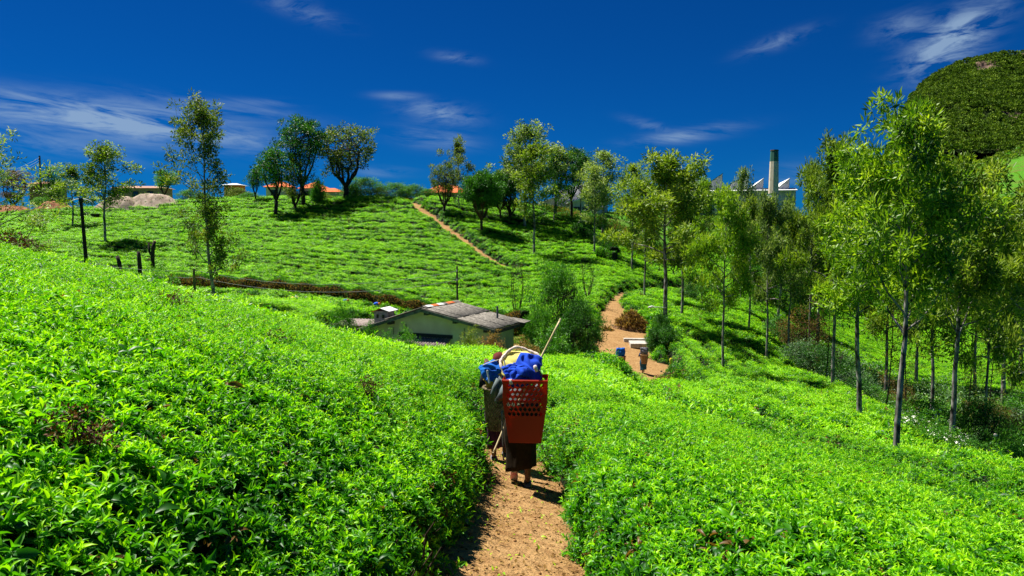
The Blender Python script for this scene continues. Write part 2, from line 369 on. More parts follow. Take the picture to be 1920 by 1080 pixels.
def leafmat(name, dark, mid, bright, trans=.35, rough=.4, spec=.5, rnd=.25):
    """leaf colour runs dark > mid > bright by the leaf's own age ('tint'), a little different on every plant"""
    m = bpy.data.materials.new(name); m.use_nodes = True; t = m.node_tree; L = t.links.new
    b = t.nodes['Principled BSDF']; out = t.nodes['Material Output']
    a = nn(t, 'ShaderNodeAttribute', attribute_name='tint'); oi = nn(t, 'ShaderNodeObjectInfo')
    geo = nn(t, 'ShaderNodeNewGeometry'); nz = nn(t, 'ShaderNodeTexNoise'); nz.inputs['Scale'].default_value = .35; nz.inputs['Detail'].default_value = 2
    L(geo.outputs['Position'], nz.inputs['Vector'])
    v = mth(t, 'ADD', a.outputs['Fac'], mth(t, 'MULTIPLY', mth(t, 'SUBTRACT', oi.outputs['Random'], .5), rnd))
    v = mth(t, 'ADD', v, mth(t, 'MULTIPLY', mth(t, 'SUBTRACT', nz.outputs[0], .5), .5))
    cr = nn(t, 'ShaderNodeValToRGB'); e = cr.color_ramp.elements
    e[0].position = .05; e[0].color = (*dark, 1); e[1].position = .95; e[1].color = (*bright, 1)
    x = cr.color_ramp.elements.new(.5); x.color = (*mid, 1)
    L(v, cr.inputs[0])
    if name == 'tea_leaf':      # now and then a browned tuft
        wn = nn(t, 'ShaderNodeTexWhiteNoise', noise_dimensions='1D'); L(oi.outputs['Random'], wn.inputs['W'])
        g = mth(t, 'GREATER_THAN', mth(t, 'MULTIPLY', wn.outputs['Value'], mth(t, 'ADD', mth(t, 'SUBTRACT', 1.0, a.outputs['Fac']), .45)), 1.33)
        bm = nn(t, 'ShaderNodeMix', data_type='RGBA'); L(g, bm.inputs[0]); L(cr.outputs[0], bm.inputs[6]); bm.inputs[7].default_value = (.16, .085, .02, 1); leafc = bm.outputs[2]
    else: leafc = cr.outputs[0]
    L(leafc, b.inputs['Base Color'])
    b.inputs['Roughness'].default_value = rough; b.inputs['Specular IOR Level'].default_value = spec
    tr = nn(t, 'ShaderNodeBsdfTranslucent')
    tm = nn(t, 'ShaderNodeMix', data_type='RGBA', blend_type='MULTIPLY'); tm.inputs[0].default_value = 1
    L(leafc, tm.inputs[6]); tm.inputs[7].default_value = (1.25, 1.3, .5, 1); L(tm.outputs[2], tr.inputs[0])
    mx = nn(t, 'ShaderNodeMixShader'); mx.inputs[0].default_value = trans
    L(b.outputs[0], mx.inputs[1]); L(tr.outputs[0], mx.inputs[2]); L(mx.outputs[0], out.inputs['Surface'])
    return m
M_TEA = leafmat('tea_leaf', (.018, .12, .005), (.135, .47, .005), (.46, .80, .013), .42, .42, .30, .3)
M_OAK = leafmat('oak_leaf', (.02, .07, .006), (.17, .29, .014), (.42, .52, .06), .38, .5, .4, .15)
M_OAKN = leafmat('oak_leaf_fresh', (.018, .085, .005), (.18, .35, .010), (.46, .62, .035), .42, .45, .45, .15)
M_PALE = leafmat('pale_leaf', (.035, .09, .02), (.18, .29, .05), (.44, .54, .18), .38, .5, .4, .15)
M_DARKT = leafmat('dark_leaf', (.007, .05, .006), (.04, .17, .012), (.12, .34, .02), .25, .5, .4, .15)
M_OLIVE = leafmat('olive_leaf', (.02, .055, .008), (.13, .21, .018), (.34, .38, .06), .35, .5, .3, .15)
M_SHRUB = leafmat('shrub_leaf', (.012, .07, .006), (.065, .26, .012), (.2, .46, .03), .35, .45, .4, .2)
M_SILVER = leafmat('silvery_leaf', (.03, .09, .03), (.10, .22, .08), (.25, .38, .2), .3, .5, .4, .2)
M_RED = leafmat('reddish_leaf', (.06, .05, .01), (.16, .11, .03), (.32, .2, .06), .3, .6, .2, .2)
M_DRY = leafmat('dry_leaf', (.07, .03, .008), (.24, .14, .04), (.48, .32, .12), .3, .8, .1, .2)
M_DEAD = leafmat('withered_leaf', (.03, .012, .006), (.10, .045, .015), (.22, .10, .03), .15, .7, .2, .2)
M_FOREST = leafmat('forest_leaf', (.02, .05, .006), (.085, .165, .014), (.22, .32, .03), .2, .7, .1, .3)
M_GRASS = leafmat('grass_blade', (.02, .09, .005), (.06, .24, .01), (.2, .4, .03), .35, .6, .2, .2)
M_WHITE = mat('petal', (.85, .85, .75), .7)
M_BARK = noisy((.055, .046, .038), (.33, .31, .285), 3.4, .9, .8, name='grey_bark', stretch=(1, 1, .6), lo=.40, hi=.60)
M_BARKD = noisy((.018, .013, .010), (.06, .045, .035), 6, .9, .6, name='dark_bark')
M_BARKR = noisy((.05, .025, .015), (.13, .07, .04), 5, .9, .6, name='red_bark')
M_TWIG = noisy((.025, .018, .012), (.085, .06, .038), 12, .9, .3, name='tea_wood')
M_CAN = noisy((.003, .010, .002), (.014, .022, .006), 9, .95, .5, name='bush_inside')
def ground_nodes(t, b):
    L = t.links.new
    dirt = nn(t, 'ShaderNodeAttribute', attribute_name='dirt'); gr = nn(t, 'ShaderNodeAttribute', attribute_name='grass')
    geo = nn(t, 'ShaderNodeNewGeometry')
    def noise(s, d): n = nn(t, 'ShaderNodeTexNoise'); n.inputs['Scale'].default_value = s; n.inputs['Detail'].default_value = d; L(geo.outputs['Position'], n.inputs['Vector']); return n.outputs[0]
    def ramp(f, a, ca, z, cz):
        r = nn(t, 'ShaderNodeValToRGB'); e = r.color_ramp.elements; e[0].position = a; e[0].color = (*ca, 1); e[1].position = z; e[1].color = (*cz, 1); L(f, r.inputs[0]); return r.outputs[0]
    def mixc(f, a, c):
        m = nn(t, 'ShaderNodeMix', data_type='RGBA'); L(f, m.inputs[0]); L(a, m.inputs[6]); L(c, m.inputs[7]); return m.outputs[2]
    n_f = noise(9, 9); n_m = noise(1.8, 6); n_c = noise(.12, 4)
    d1 = ramp(n_m, .3, (.24, .125, .045), .7, (.42, .26, .115)); d2 = ramp(n_f, .35, (.19, .09, .03), .60, (.46, .28, .115))
    dcol = nn(t, 'ShaderNodeMix', data_type='RGBA'); dcol.inputs[0].default_value = .5; L(d1, dcol.inputs[6]); L(d2, dcol.inputs[7])
    soil = ramp(n_f, .3, (.03, .016, .008), .7, (.12, .06, .025))
    grs = mixc(ramp(n_c, .45, (0, 0, 0), .62, (1, 1, 1)), ramp(n_m, .35, (.025, .10, .006), .65, (.10, .30, .012)), ramp(n_m, .35, (.05, .09, .012), .7, (.16, .2, .03)))
    c = mixc(gr.outputs['Fac'], soil, grs); c = mixc(dirt.outputs['Fac'], c, dcol.outputs[2]); L(c, b.inputs['Base Color'])
    bp = nn(t, 'ShaderNodeBump'); bp.inputs['Strength'].default_value = .8; bp.inputs['Distance'].default_value = .05
    L(mth(t, 'ADD', n_f, noise(38, 4)), bp.inputs['Height']); L(bp.outputs[0], b.inputs['Normal'])
M_GROUND = mat('earth', (.3, .18, .08), .95, .1, ground_nodes)

# ------------------------------------------------------------------ ground + tea canopy meshes
yy = [-2.0]; 
while yy[-1] < 700:
    D = yy[-1] + 3; st = max(.04, .011 * D)
    if yy[-1] < 135: st = min(st, .30)
    else: st = min(.03 * D, st + (yy[-1] - 135) * .05)
    yy.append(yy[-1] + st)
yy = np.array(yy); uu = np.linspace(-1.5, 1.5, 500)
def fan(ys, us):
    Yg = np.repeat(ys[:, None], len(us), 1); Xg = us[None, :] * (Yg + 3); return Xg, Yg
def grid_faces(nr, nc):
    i = np.arange((nr - 1) * (nc - 1)); r = i // (nc - 1); c = i % (nc - 1); a = r * nc + c
    return np.stack([a, a + 1, a + nc + 1, a + nc], 1)
gy = yy[::2] if len(yy) % 2 else np.append(yy[::2], yy[-1]); gu = uu[::2]
X, Y = fan(gy, np.append(gu, uu[-1]) if gu[-1] != uu[-1] else gu)
Zg = ground(X, Y); H_, dirt_, grass_, m_ = tea_H(X, Y)
me = mesh_np('ground', np.stack([X, Y, Zg], -1).reshape(-1, 3), grid_faces(*X.shape), [M_GROUND], True)
for nme, a in (('dirt', dirt_), ('grass', grass_)):
    at = me.attributes.new(nme, 'FLOAT', 'POINT'); at.data.foreach_set('value', a.ravel().astype(np.float32))
tag(link('ground', me), kind='structure')

def rot_euler(n, spin):
    """euler XYZ that turns +Z onto n after a spin about Z"""
    n = n / np.linalg.norm(n, axis=1, keepdims=True)
    ref = np.where(np.abs(n[:, 2:3]) < .95, np.array([[0, 0, 1.]]), np.array([[1., 0, 0]]))
    a = np.cross(ref, n); a /= np.linalg.norm(a, axis=1, keepdims=True); b = np.cross(n, a)
    c, s = np.cos(spin)[:, None], np.sin(spin)[:, None]; xa = a * c + b * s; ya = np.cross(n, xa)
    Mx = np.stack([xa, ya, n], 2)
    ey = np.arcsin(np.clip(-Mx[:, 2, 0], -1, 1)); ex = np.arctan2(Mx[:, 2, 1], Mx[:, 2, 2]); ez = np.arctan2(Mx[:, 1, 0], Mx[:, 0, 0])
    return np.stack([ex, ey, ez], 1)

# ---- leaves
def leaf_tpl(kind):
    if kind == 'fine':
        ts = [0, .22, .5, .78, 1]; ws = [.04, .40, .5, .30, .0]; cz = [0, .05, .04, -.06, -.24]; V = []; Fs = []
        for i, (t, w, z) in enumerate(zip(ts, ws, cz)):
            V += [(t, -w, z + w * .28), (t, 0, z), (t, w, z + w * .28)]
        for i in range(4):
            a = i * 3; Fs += [(a, a+1, a+4, a+3), (a+1, a+2, a+5, a+4)]
        return np.array(V, float), np.array(Fs)
    if kind == 'mid':
        V = [(0, 0, 0), (.38, -.46, .16), (.45, 0, .04), (.38, .46, .16), (1, 0, -.16)]
        return np.array(V, float), np.array([(0, 1, 2), (0, 2, 3), (1, 4, 2), (2, 4, 3)])
    V = [(0, 0, 0), (.45, -.5, .06), (1, 0, -.08), (.45, .5, .06)]
    return np.array(V, float), np.array([(0, 1, 2), (0, 2, 3)])
def leaves(base, dr, nr, Ln, Wd, kind='low', tint=None):
    tv, tf = leaf_tpl(kind); N = len(base)
    dr = dr / np.linalg.norm(dr, axis=1, keepdims=True); sd = np.cross(nr, dr)
    sd /= np.maximum(np.linalg.norm(sd, axis=1, keepdims=True), 1e-6); n2 = np.cross(dr, sd)
    V = base[:, None, :] + dr[:, None, :]*(tv[None, :, 0:1]*Ln[:, None, None]) + sd[:, None, :]*(tv[None, :, 1:2]*Wd[:, None, None]) + n2[:, None, :]*(tv[None, :, 2:3]*Ln[:, None, None])
    Fc = tf[None] + (np.arange(N) * len(tv))[:, None, None]
    T = np.repeat(tint if tint is not None else np.full(N, .5), len(tv))
    return V.reshape(-1, 3), Fc.reshape(-1, tf.shape[1]), T
def merge(parts):
    V, Fc, T = [], [], []; b = 0
    for v, f, t in parts: V.append(v); Fc.append(f + b); T.append(t); b += len(v)
    return np.concatenate(V), np.concatenate(Fc), np.concatenate(T)
def rdir(n, up=0.0, r=rng):
    d = r.normal(size=(n, 3)); d /= np.linalg.norm(d, axis=1, keepdims=True); d[:, 2] += up
    return d / np.linalg.norm(d, axis=1, keepdims=True)

def tea_tuft(seed, rad, shoots, per, kind, L0, wide=.42, low=.0, flat=1.0):
    r = np.random.default_rng(seed); parts = []
    c = r.normal(size=(shoots, 3)) * [rad * .55, rad * .55, rad * .22]; c[:, 2] += .0
    lean = r.normal(size=(shoots, 3)) * .28; lean[:, 2] = 1; age = r.random(shoots)
    B, D, N, LL, WW, T = [], [], [], [], [], []
    for i in range(shoots):
        l = lean[i] / np.linalg.norm(lean[i]); a0 = r.random() * 6.28; hgt = L0 * r.uniform(.5, 1.1)
        for k in range(per):
            f = k / max(1, per - 1)            # 0 = low old leaf, 1 = the bud
            az = a0 + k * 2.4; out = np.array([math.cos(az), math.sin(az), 0])
            el = (.15 + 1.15 * f**1.1) * flat + r.normal() * .2
            d = out * math.cos(el) + l * math.sin(el); up = l * math.cos(el) - out * math.sin(el)
            B.append(c[i] + l * hgt * (f - .6)); D.append(d); N.append(up + r.normal(size=3) * .25)
            s = L0 * (1.25 - .55 * f) * r.uniform(.75, 1.2); LL.append(s); WW.append(s * wide * (1 - .35 * f) * r.uniform(.8, 1.1))
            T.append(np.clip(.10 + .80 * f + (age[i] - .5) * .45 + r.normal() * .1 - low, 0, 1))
    return leaves(np.array(B), np.array(D), np.array(N), np.array(LL), np.array(WW), kind, np.array(T))
pc = bpy.data.collections.new('tea_shoots')
def proto(name, data, m, smooth=True):
    o = bpy.data.objects.new(name, mesh_np(name, data[0], data[1], [m], smooth, data[2])); pc.objects.link(o); return o
for k in range(4): proto('shoot_a%d' % k, tea_tuft(100 + k, .08, 7, 7, 'fine', .046), M_TEA)
for k in range(4): proto('shoot_b%d' % k, tea_tuft(200 + k, .13, 13, 5, 'mid', .050, flat=.85), M_TEA)
for k in range(4): proto('shoot_c%d' % k, tea_tuft(300 + k, .27, 24, 4, 'low', .095, .5, -.05, .65), M_TEA)
for k in range(4): proto('shoot_d%d' % k, tea_tuft(400 + k, .36, 24, 4, 'low', .15, .55, -.08, .5), M_TEA)

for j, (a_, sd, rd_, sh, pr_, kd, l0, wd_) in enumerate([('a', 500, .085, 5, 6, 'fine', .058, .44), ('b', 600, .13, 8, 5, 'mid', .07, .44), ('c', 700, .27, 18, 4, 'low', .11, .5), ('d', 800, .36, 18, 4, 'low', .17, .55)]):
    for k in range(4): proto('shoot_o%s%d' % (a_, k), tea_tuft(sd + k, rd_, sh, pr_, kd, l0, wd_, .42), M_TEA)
def scatter_nodes(name, coll):
    g = bpy.data.node_groups.new(name, 'GeometryNodeTree')
    g.interface.new_socket('Geometry', in_out='INPUT', socket_type='NodeSocketGeometry')
    g.interface.new_socket('Geometry', in_out='OUTPUT', socket_type='NodeSocketGeometry')
    N = g.nodes.new; L = g.links.new; gi = N('NodeGroupInput'); go = N('NodeGroupOutput')
    def attr(n, ty): a = N('GeometryNodeInputNamedAttribute'); a.data_type = ty; a.inputs['Name'].default_value = n; return a.outputs['Attribute']
    sg = N('GeometryNodeSeparateGeometry'); sg.domain = 'POINT'; L(gi.outputs[0], sg.inputs[0]); L(attr('leafy', 'BOOLEAN'), sg.inputs['Selection'])
    ci = N('GeometryNodeCollectionInfo'); ci.inputs['Collection'].default_value = coll
    ci.inputs['Separate Children'].default_value = True; ci.inputs['Reset Children'].default_value = True
    mp = N('GeometryNodeMeshToPoints'); L(sg.outputs['Selection'], mp.inputs['Mesh'])
    ip = N('GeometryNodeInstanceOnPoints'); L(mp.outputs[0], ip.inputs['Points']); L(ci.outputs[0], ip.inputs['Instance'])
    ip.inputs['Pick Instance'].default_value = True; L(attr('pick', 'INT'), ip.inputs['Instance Index'])
    er = N('FunctionNodeEulerToRotation'); L(attr('turn', 'FLOAT_VECTOR'), er.inputs[0]); L(er.outputs[0], ip.inputs['Rotation'])
    L(attr('size', 'FLOAT'), ip.inputs['Scale'])
    jn = N('GeometryNodeJoinGeometry'); L(sg.outputs['Inverted'], jn.inputs[0]); L(ip.outputs[0], jn.inputs[0]); L(jn.outputs[0], go.inputs[0])
    return g
def scattered(name, V, Fc, mats, pts, turn, size, pick, group_nodes, smooth=True):
    allv = np.concatenate([V, pts]) if len(V) else pts
    me = mesh_np(name, allv, Fc if len(V) else np.zeros((0, 4), int), mats, smooth)
    n0 = len(V); n = len(allv)
    def put(nm, ty, fld, arr): a = me.attributes.new(nm, ty, 'POINT'); a.data.foreach_set(fld, arr)
    b = np.zeros(n, bool); b[n0:] = True; put('leafy', 'BOOLEAN', 'value', b)
    q = np.zeros(n, np.int32); q[n0:] = pick; put('pick', 'INT', 'value', q)
    s = np.zeros(n, np.float32); s[n0:] = size; put('size', 'FLOAT', 'value', s)
    e = np.zeros((n, 3), np.float32); e[n0:] = turn; put('turn', 'FLOAT_VECTOR', 'vector', e.ravel())
    o = link(name, me); md = o.modifiers.new('leaves', 'NODES'); md.node_group = group_nodes
    return o
GN_TEA = scatter_nodes('tea_scatter', pc)

def build_tea(name, ys, us, sel, label):
    Xc, Yc = fan(ys, us); H, dr, gs, m = tea_H(Xc, Yc)
    Zc = canopy0(Xc, Yc) - HT + H
    V = np.stack([Xc, Yc, Zc - .05], -1).reshape(-1, 3); Fc = grid_faces(*Xc.shape)
    Hf = H.ravel()[Fc]; xm = V[Fc, 0].mean(1); ym = V[Fc, 1].mean(1)
    keep = (Hf.max(1) > .05) & sel(xm, ym); Fc = Fc[keep]; xm = xm[keep]; ym = ym[keep]; hm = Hf[keep].mean(1); hmx = Hf[keep].max(1)
    a = V[Fc[:, 0]]; b = V[Fc[:, 1]]; c = V[Fc[:, 2]]; d = V[Fc[:, 3]]
    nv = np.cross(c - a, d - b) * .5; area = np.linalg.norm(nv, axis=1); nrm = nv / np.maximum(area, 1e-9)[:, None]
    # the camera sees the tufts to a step either side of the frame
    vis = (np.abs(xm) < .80 * (ym + 2.2))
    dens = np.interp(ym, [-1, 4, 6.8, 7.2, 14, 21, 23, 40, 58, 62, 130], [190, 170, 125, 95, 72, 56, 24, 20, 18, 13, 10])
    side = nrm[:, 2] < .75
    mf = m.ravel()[Fc].min(1); m_edge = (mf < .9) * 1.0
    lam = area * dens * vis * np.where(side, .85, 1.0) * np.clip(hm / .25, .15, 1) * np.where(ym > 12, np.maximum(np.clip(1.3 - 2.4 * (1 - hm / HT), .05, 1), .75 * side * (m_edge > .5)), 1)
    cnt = rng.poisson(lam); idx = np.repeat(np.arange(len(Fc)), cnt); n = len(idx)
    s, t = rng.random(n)[:, None], rng.random(n)[:, None]
    p = (a[idx]*(1-s) + b[idx]*s)*(1-t) + (d[idx]*(1-s) + c[idx]*s)*t
    nn_ = nrm[idx] + rng.normal(size=(n, 3)) * .22 + [0, 0, .9]
    yj = p[:, 1] + rng.normal(size=n) * .06 * p[:, 1]
    cls = np.digitize(yj, [6.5, 22, 60])
    off = np.array([.03, .03, .06, .08])[cls] + rng.random(n) * np.array([.05, .05, .07, .08])[cls]
    nu = nn_ / np.linalg.norm(nn_, axis=1, keepdims=True); p = p + nu * (off + .03)[:, None]
    size = rng.uniform(.65, 1.2, n) * (1 + .5 * (rng.random(n) < .10)) * np.interp(p[:, 1], [0, 7, 15, 22, 40, 60, 62, 120], [1, 1, 1.1, 1.25, 1.0, 1.1, .78, .85])
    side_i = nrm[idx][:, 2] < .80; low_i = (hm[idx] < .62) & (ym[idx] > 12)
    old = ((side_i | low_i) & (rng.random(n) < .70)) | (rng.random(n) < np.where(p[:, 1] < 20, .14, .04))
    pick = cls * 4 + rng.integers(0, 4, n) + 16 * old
    used = np.unique(Fc); remap = np.zeros(len(V), int); remap[used] = np.arange(len(used))
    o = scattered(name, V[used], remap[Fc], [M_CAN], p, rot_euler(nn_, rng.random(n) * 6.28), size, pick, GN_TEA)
    print(name, 'tufts', n, 'faces', len(Fc))
    return tag(o, label, 'tea bushes', kind='stuff')
yA = yy[yy < 60.5]; yB = yy[(yy > 59.5) & (yy < 215)]
def pathx(y): return np.interp(y, [p[1] for p in PATH], [p[0] for p in PATH])
def left(x, y): return (x < pathx(y)) & (y < 36)
build_tea('tea_bushes', yA, uu, left, 'bright green tea bushes filling the slope left of the footpath')
build_tea('tea_bushes', yA, uu, lambda x, y: ~left(x, y) & ((x > .05 * y) | (y < 36)), 'bright green tea bushes on the slope right of the footpath')
build_tea('tea_bushes', yA, uu, lambda x, y: (x <= .05 * y) & (y >= 36), 'low terrace of tea bushes behind the white house')
build_tea('tea_bushes', yB, uu, lambda x, y: ~((x > .33 * y)), 'rows of tea bushes covering the far hillside')
build_tea('tea_bushes', yB, uu, lambda x, y: (x > .33 * y), 'terraced tea bushes beyond the gully, behind the tall trees')

# ------------------------------------------------------------------ undergrowth clumps (stuff)
def clump(seed, n, rad, hgt, L, wd, kind='low', up=.8, tlo=0, thi=1):
    r = np.random.default_rng(seed); b = r.normal(size=(n, 3)) * [rad*.5, rad*.5, 0]; b[:, 2] = np.abs(r.normal(size=n)) * hgt * .5
    d = rdir(n, up, r); d[:, :2] += b[:, :2] / rad * .5; T = np.clip(r.uniform(tlo, thi, n) * .6 + .4 * b[:, 2] / hgt, 0, 1)
    return leaves(b, d, rdir(n, .6, r), L * r.uniform(.6, 1.3, n), wd * r.uniform(.7, 1.2, n), kind, T)
def scatter_ground(name, plist, protos, mats, label, cat):
    """plist: (points, sizes, pick)"""
    coll = bpy.data.collections.new(name + '_kinds')
    for i, (dta, m) in enumerate(zip(protos, mats)):
        o = bpy.data.objects.new('kind_%02d' % i, mesh_np('kind', dta[0], dta[1], [m], False, dta[2])); coll.objects.link(o)
    p, s, k = plist; n = len(p); nr = np.tile([0, 0, 1.], (n, 1)) + rng.normal(size=(n, 3)) * .1
    o = scattered(name, np.zeros((0, 3)), np.zeros((0, 4), int), [], p, rot_euler(nr, rng.random(n) * 6.28), s, k, scatter_nodes(name, coll))
    return tag(o, label, cat, kind='stuff')
def rand_region(n, x0, x1, y0, y1, f):
    x = rng.uniform(x0, x1, n); y = rng.uniform(y0, y1, n); k = f(x, y); x, y = x[k], y[k]
    return np.stack([x, y, ground(x, y)], 1)
g = rand_region(60000, 8, 75, 17, 82, lambda x, y: (poly_sd(x, y, GULLY) < .6) & (x < .78 * (y + 2)))
k = rng.choice([0, 1, 2, 3, 4, 5], len(g), p=[.40, .26, .04, .06, .14, .10])
scatter_ground('gully_undergrowth', (g, rng.uniform(.6, 1.5, len(g)) * np.interp(g[:, 1], [20, 70], [.8, 1.3]), k),
    [clump(1, 60, .5, .5, .22, .05), clump(2, 50, .5, .5, .30, .018, up=1.6), clump(3, 60, .5, .7, .16, .07), clump(4, 40, .4, .4, .25, .02, up=1.5), clump(5, 60, .5, .9, .14, .06), clump(6, 26, .4, .9, .07, .07, up=.4)],
    [M_SHRUB, M_GRASS, M_DARKT, M_DRY, M_SILVER, M_PALE], 'tangled weeds and grasses filling the gully on the right', 'undergrowth')
g = rand_region(9000, -40, 60, 96, 135, lambda x, y: (crest_y(x, y) - y < .5) & (crest_y(x, y) - y > -14))
k = rng.choice([0, 1, 2], len(g), p=[.5, .25, .25])
scatter_ground('crest_grass', (g, rng.uniform(.6, 1.5, len(g)), k), [clump(11, 50, .6, .4, .4, .04, up=1.2), clump(12, 50, .6, .5, .3, .08), clump(13, 50, .6, .3, .3, .04, up=1.2)],
    [M_GRASS, M_DARKT, M_DRY], 'rough grass along the crest of the far hill', 'grass')
g = rand_region(5000, -17, 6, 36, 59, lambda x, y: (poly_sd(x, y, HOUSE) < .2) & (poly_sd(x, y, [W2(940, 46), W2(1015, 45), W2(1025, 55), W2(945, 56)]) > 0))
scatter_ground('garden_weeds', (g, rng.uniform(.5, 1.0, len(g)), rng.choice([0, 1, 2], len(g), p=[.5, .3, .2])), [clump(21, 50, .4, .35, .16, .05), clump(22, 40, .4, .3, .25, .02, up=1.5), clump(23, 40, .4, .3, .2, .03)],
    [M_SHRUB, M_GRASS, M_DRY], 'weeds growing round the white house', 'weeds')
# leaf litter, clods and a few sprouts on the near footpath
def litter():
    n = 2600; y = rng.uniform(2.2, 14, n); px_ = pathx(y); x = px_ + rng.choice([-1, 1], n) * np.abs(rng.normal(.38, .2, n)); z = ground(x, y) + .008
    b = np.stack([x, y, z], 1); a = leaves(b, rdir(n, .15) * [1, 1, .4], rdir(n, 2.5), rng.uniform(.02, .07, n), rng.uniform(.01, .03, n), 'mid', rng.random(n))
    o = link('leaf_litter', mesh_np('leaf_litter', a[0], a[1], [M_DRY], False, a[2])); tag(o, 'dry fallen leaves along both edges of the footpath', 'leaf litter', kind='stuff')
    n = 260; y = rng.uniform(2.5, 13, n); x = pathx(y) + rng.normal(0, .33, n); b = np.stack([x, y, ground(x, y) + .01], 1)
    a = leaves(b, rdir(n, .1), rdir(n, 2.5), rng.uniform(.03, .06, n), rng.uniform(.015, .025, n), 'mid', rng.uniform(.5, 1, n))
    o = link('plucked_leaves', mesh_np('plucked_leaves', a[0], a[1], [M_TEA], False, a[2])); tag(o, 'green tea leaves dropped on the footpath', 'leaves', kind='stuff')
    n = 380; y = rng.uniform(2.2, 14, n); x = pathx(y) + rng.normal(0, .36, n); r = rng.uniform(.005, .02, n) ; z = ground(x, y)
    oc = np.array([(1, 0, 0), (0, 1, 0), (-1, 0, 0), (0, -1, 0), (0, 0, .8), (0, 0, -.6)]); jit = rng.uniform(.6, 1.2, (n, 6, 1))
    V = (np.stack([x, y, z + r * .3], 1)[:, None] + oc[None] * r[:, None, None] * jit).reshape(-1, 3)
    f = np.array([(0, 1, 4), (1, 2, 4), (2, 3, 4), (3, 0, 4), (1, 0, 5), (2, 1, 5), (3, 2, 5), (0, 3, 5)]); Fc = (f[None] + (np.arange(n) * 6)[:, None, None]).reshape(-1, 3)
    o = link('soil_crumbs', mesh_np('soil_crumbs', V, Fc, [noisy((.25, .12, .045), (.45, .28, .12), 6, bump=0, name='dry_clay')], True)); tag(o, 'small clods of dry earth on the footpath', 'clods', kind='stuff')
    # bare woody stems under the cut face of the bushes
    m = MB()
    for i in range(900):
        y = random.uniform(2.3, 13); s = random.choice([-1, -1, 1]); x = float(pathx(np.array([y]))[0]) + s * random.uniform(.56, .86)
        p = Vector((x, y, gz(x, y) - .02)); d = Vector((s * random.uniform(-.25, .35), random.uniform(-.3, .3), 1)).normalized(); pts = [p]
        for q in range(3): p = p + d * random.uniform(.08, .18); pts.append(p); d = (d + Vector((random.gauss(0, .35), random.gauss(0, .35), .1))).normalized()
        r0 = random.uniform(.004, .012); m.tube(pts, [r0, r0 * .8, r0 * .6, r0 * .35], 5, False)
    o = m.build('tea_stems', M_TWIG); tag(o, 'bare woody stems of the tea bushes beside the footpath', 'stems', kind='stuff')
litter()

# ------------------------------------------------------------------ trees
def limb_pts(r, p, d, L, n=4, bend=.25, up=.07):
    pts = [Vector(p)]; d = Vector(d).normalized()
    for i in range(n):
        d = (d + Vector((r.gauss(0, bend), r.gauss(0, bend), r.gauss(0, bend * .6) + up))).normalized(); pts.append(pts[-1] + d * (L / n))
    return pts
def puffs(seed, cen, rads, per, L, wd, kind='low', up=.35, droop=0):
    r = np.random.default_rng(seed); cen = np.array(cen); rads = np.array(rads); n = len(cen) * per
    c = np.repeat(cen, per, 0); rr = np.repeat(rads, per)[:, None]; o = r.normal(size=(n, 3)) * .5
    o /= np.maximum(1, np.linalg.norm(o, axis=1, keepdims=True) / 1.0); b = c + o * rr * [1, 1, .8]
    d = o + rdir(n, up, r) * .7; d[:, 2] -= droop
    ct = np.repeat(r.normal(.46, .17, len(cen)), per)                     # every tuft has its own age of leaf
    T = np.clip(ct + r.normal(0, .14, n) + .18 * o[:, 2], 0, 1)
    return leaves(b, d, rdir(n, .5, r), L * r.uniform(.6, 1.35, n), wd * r.uniform(.7, 1.3, n), kind, T)
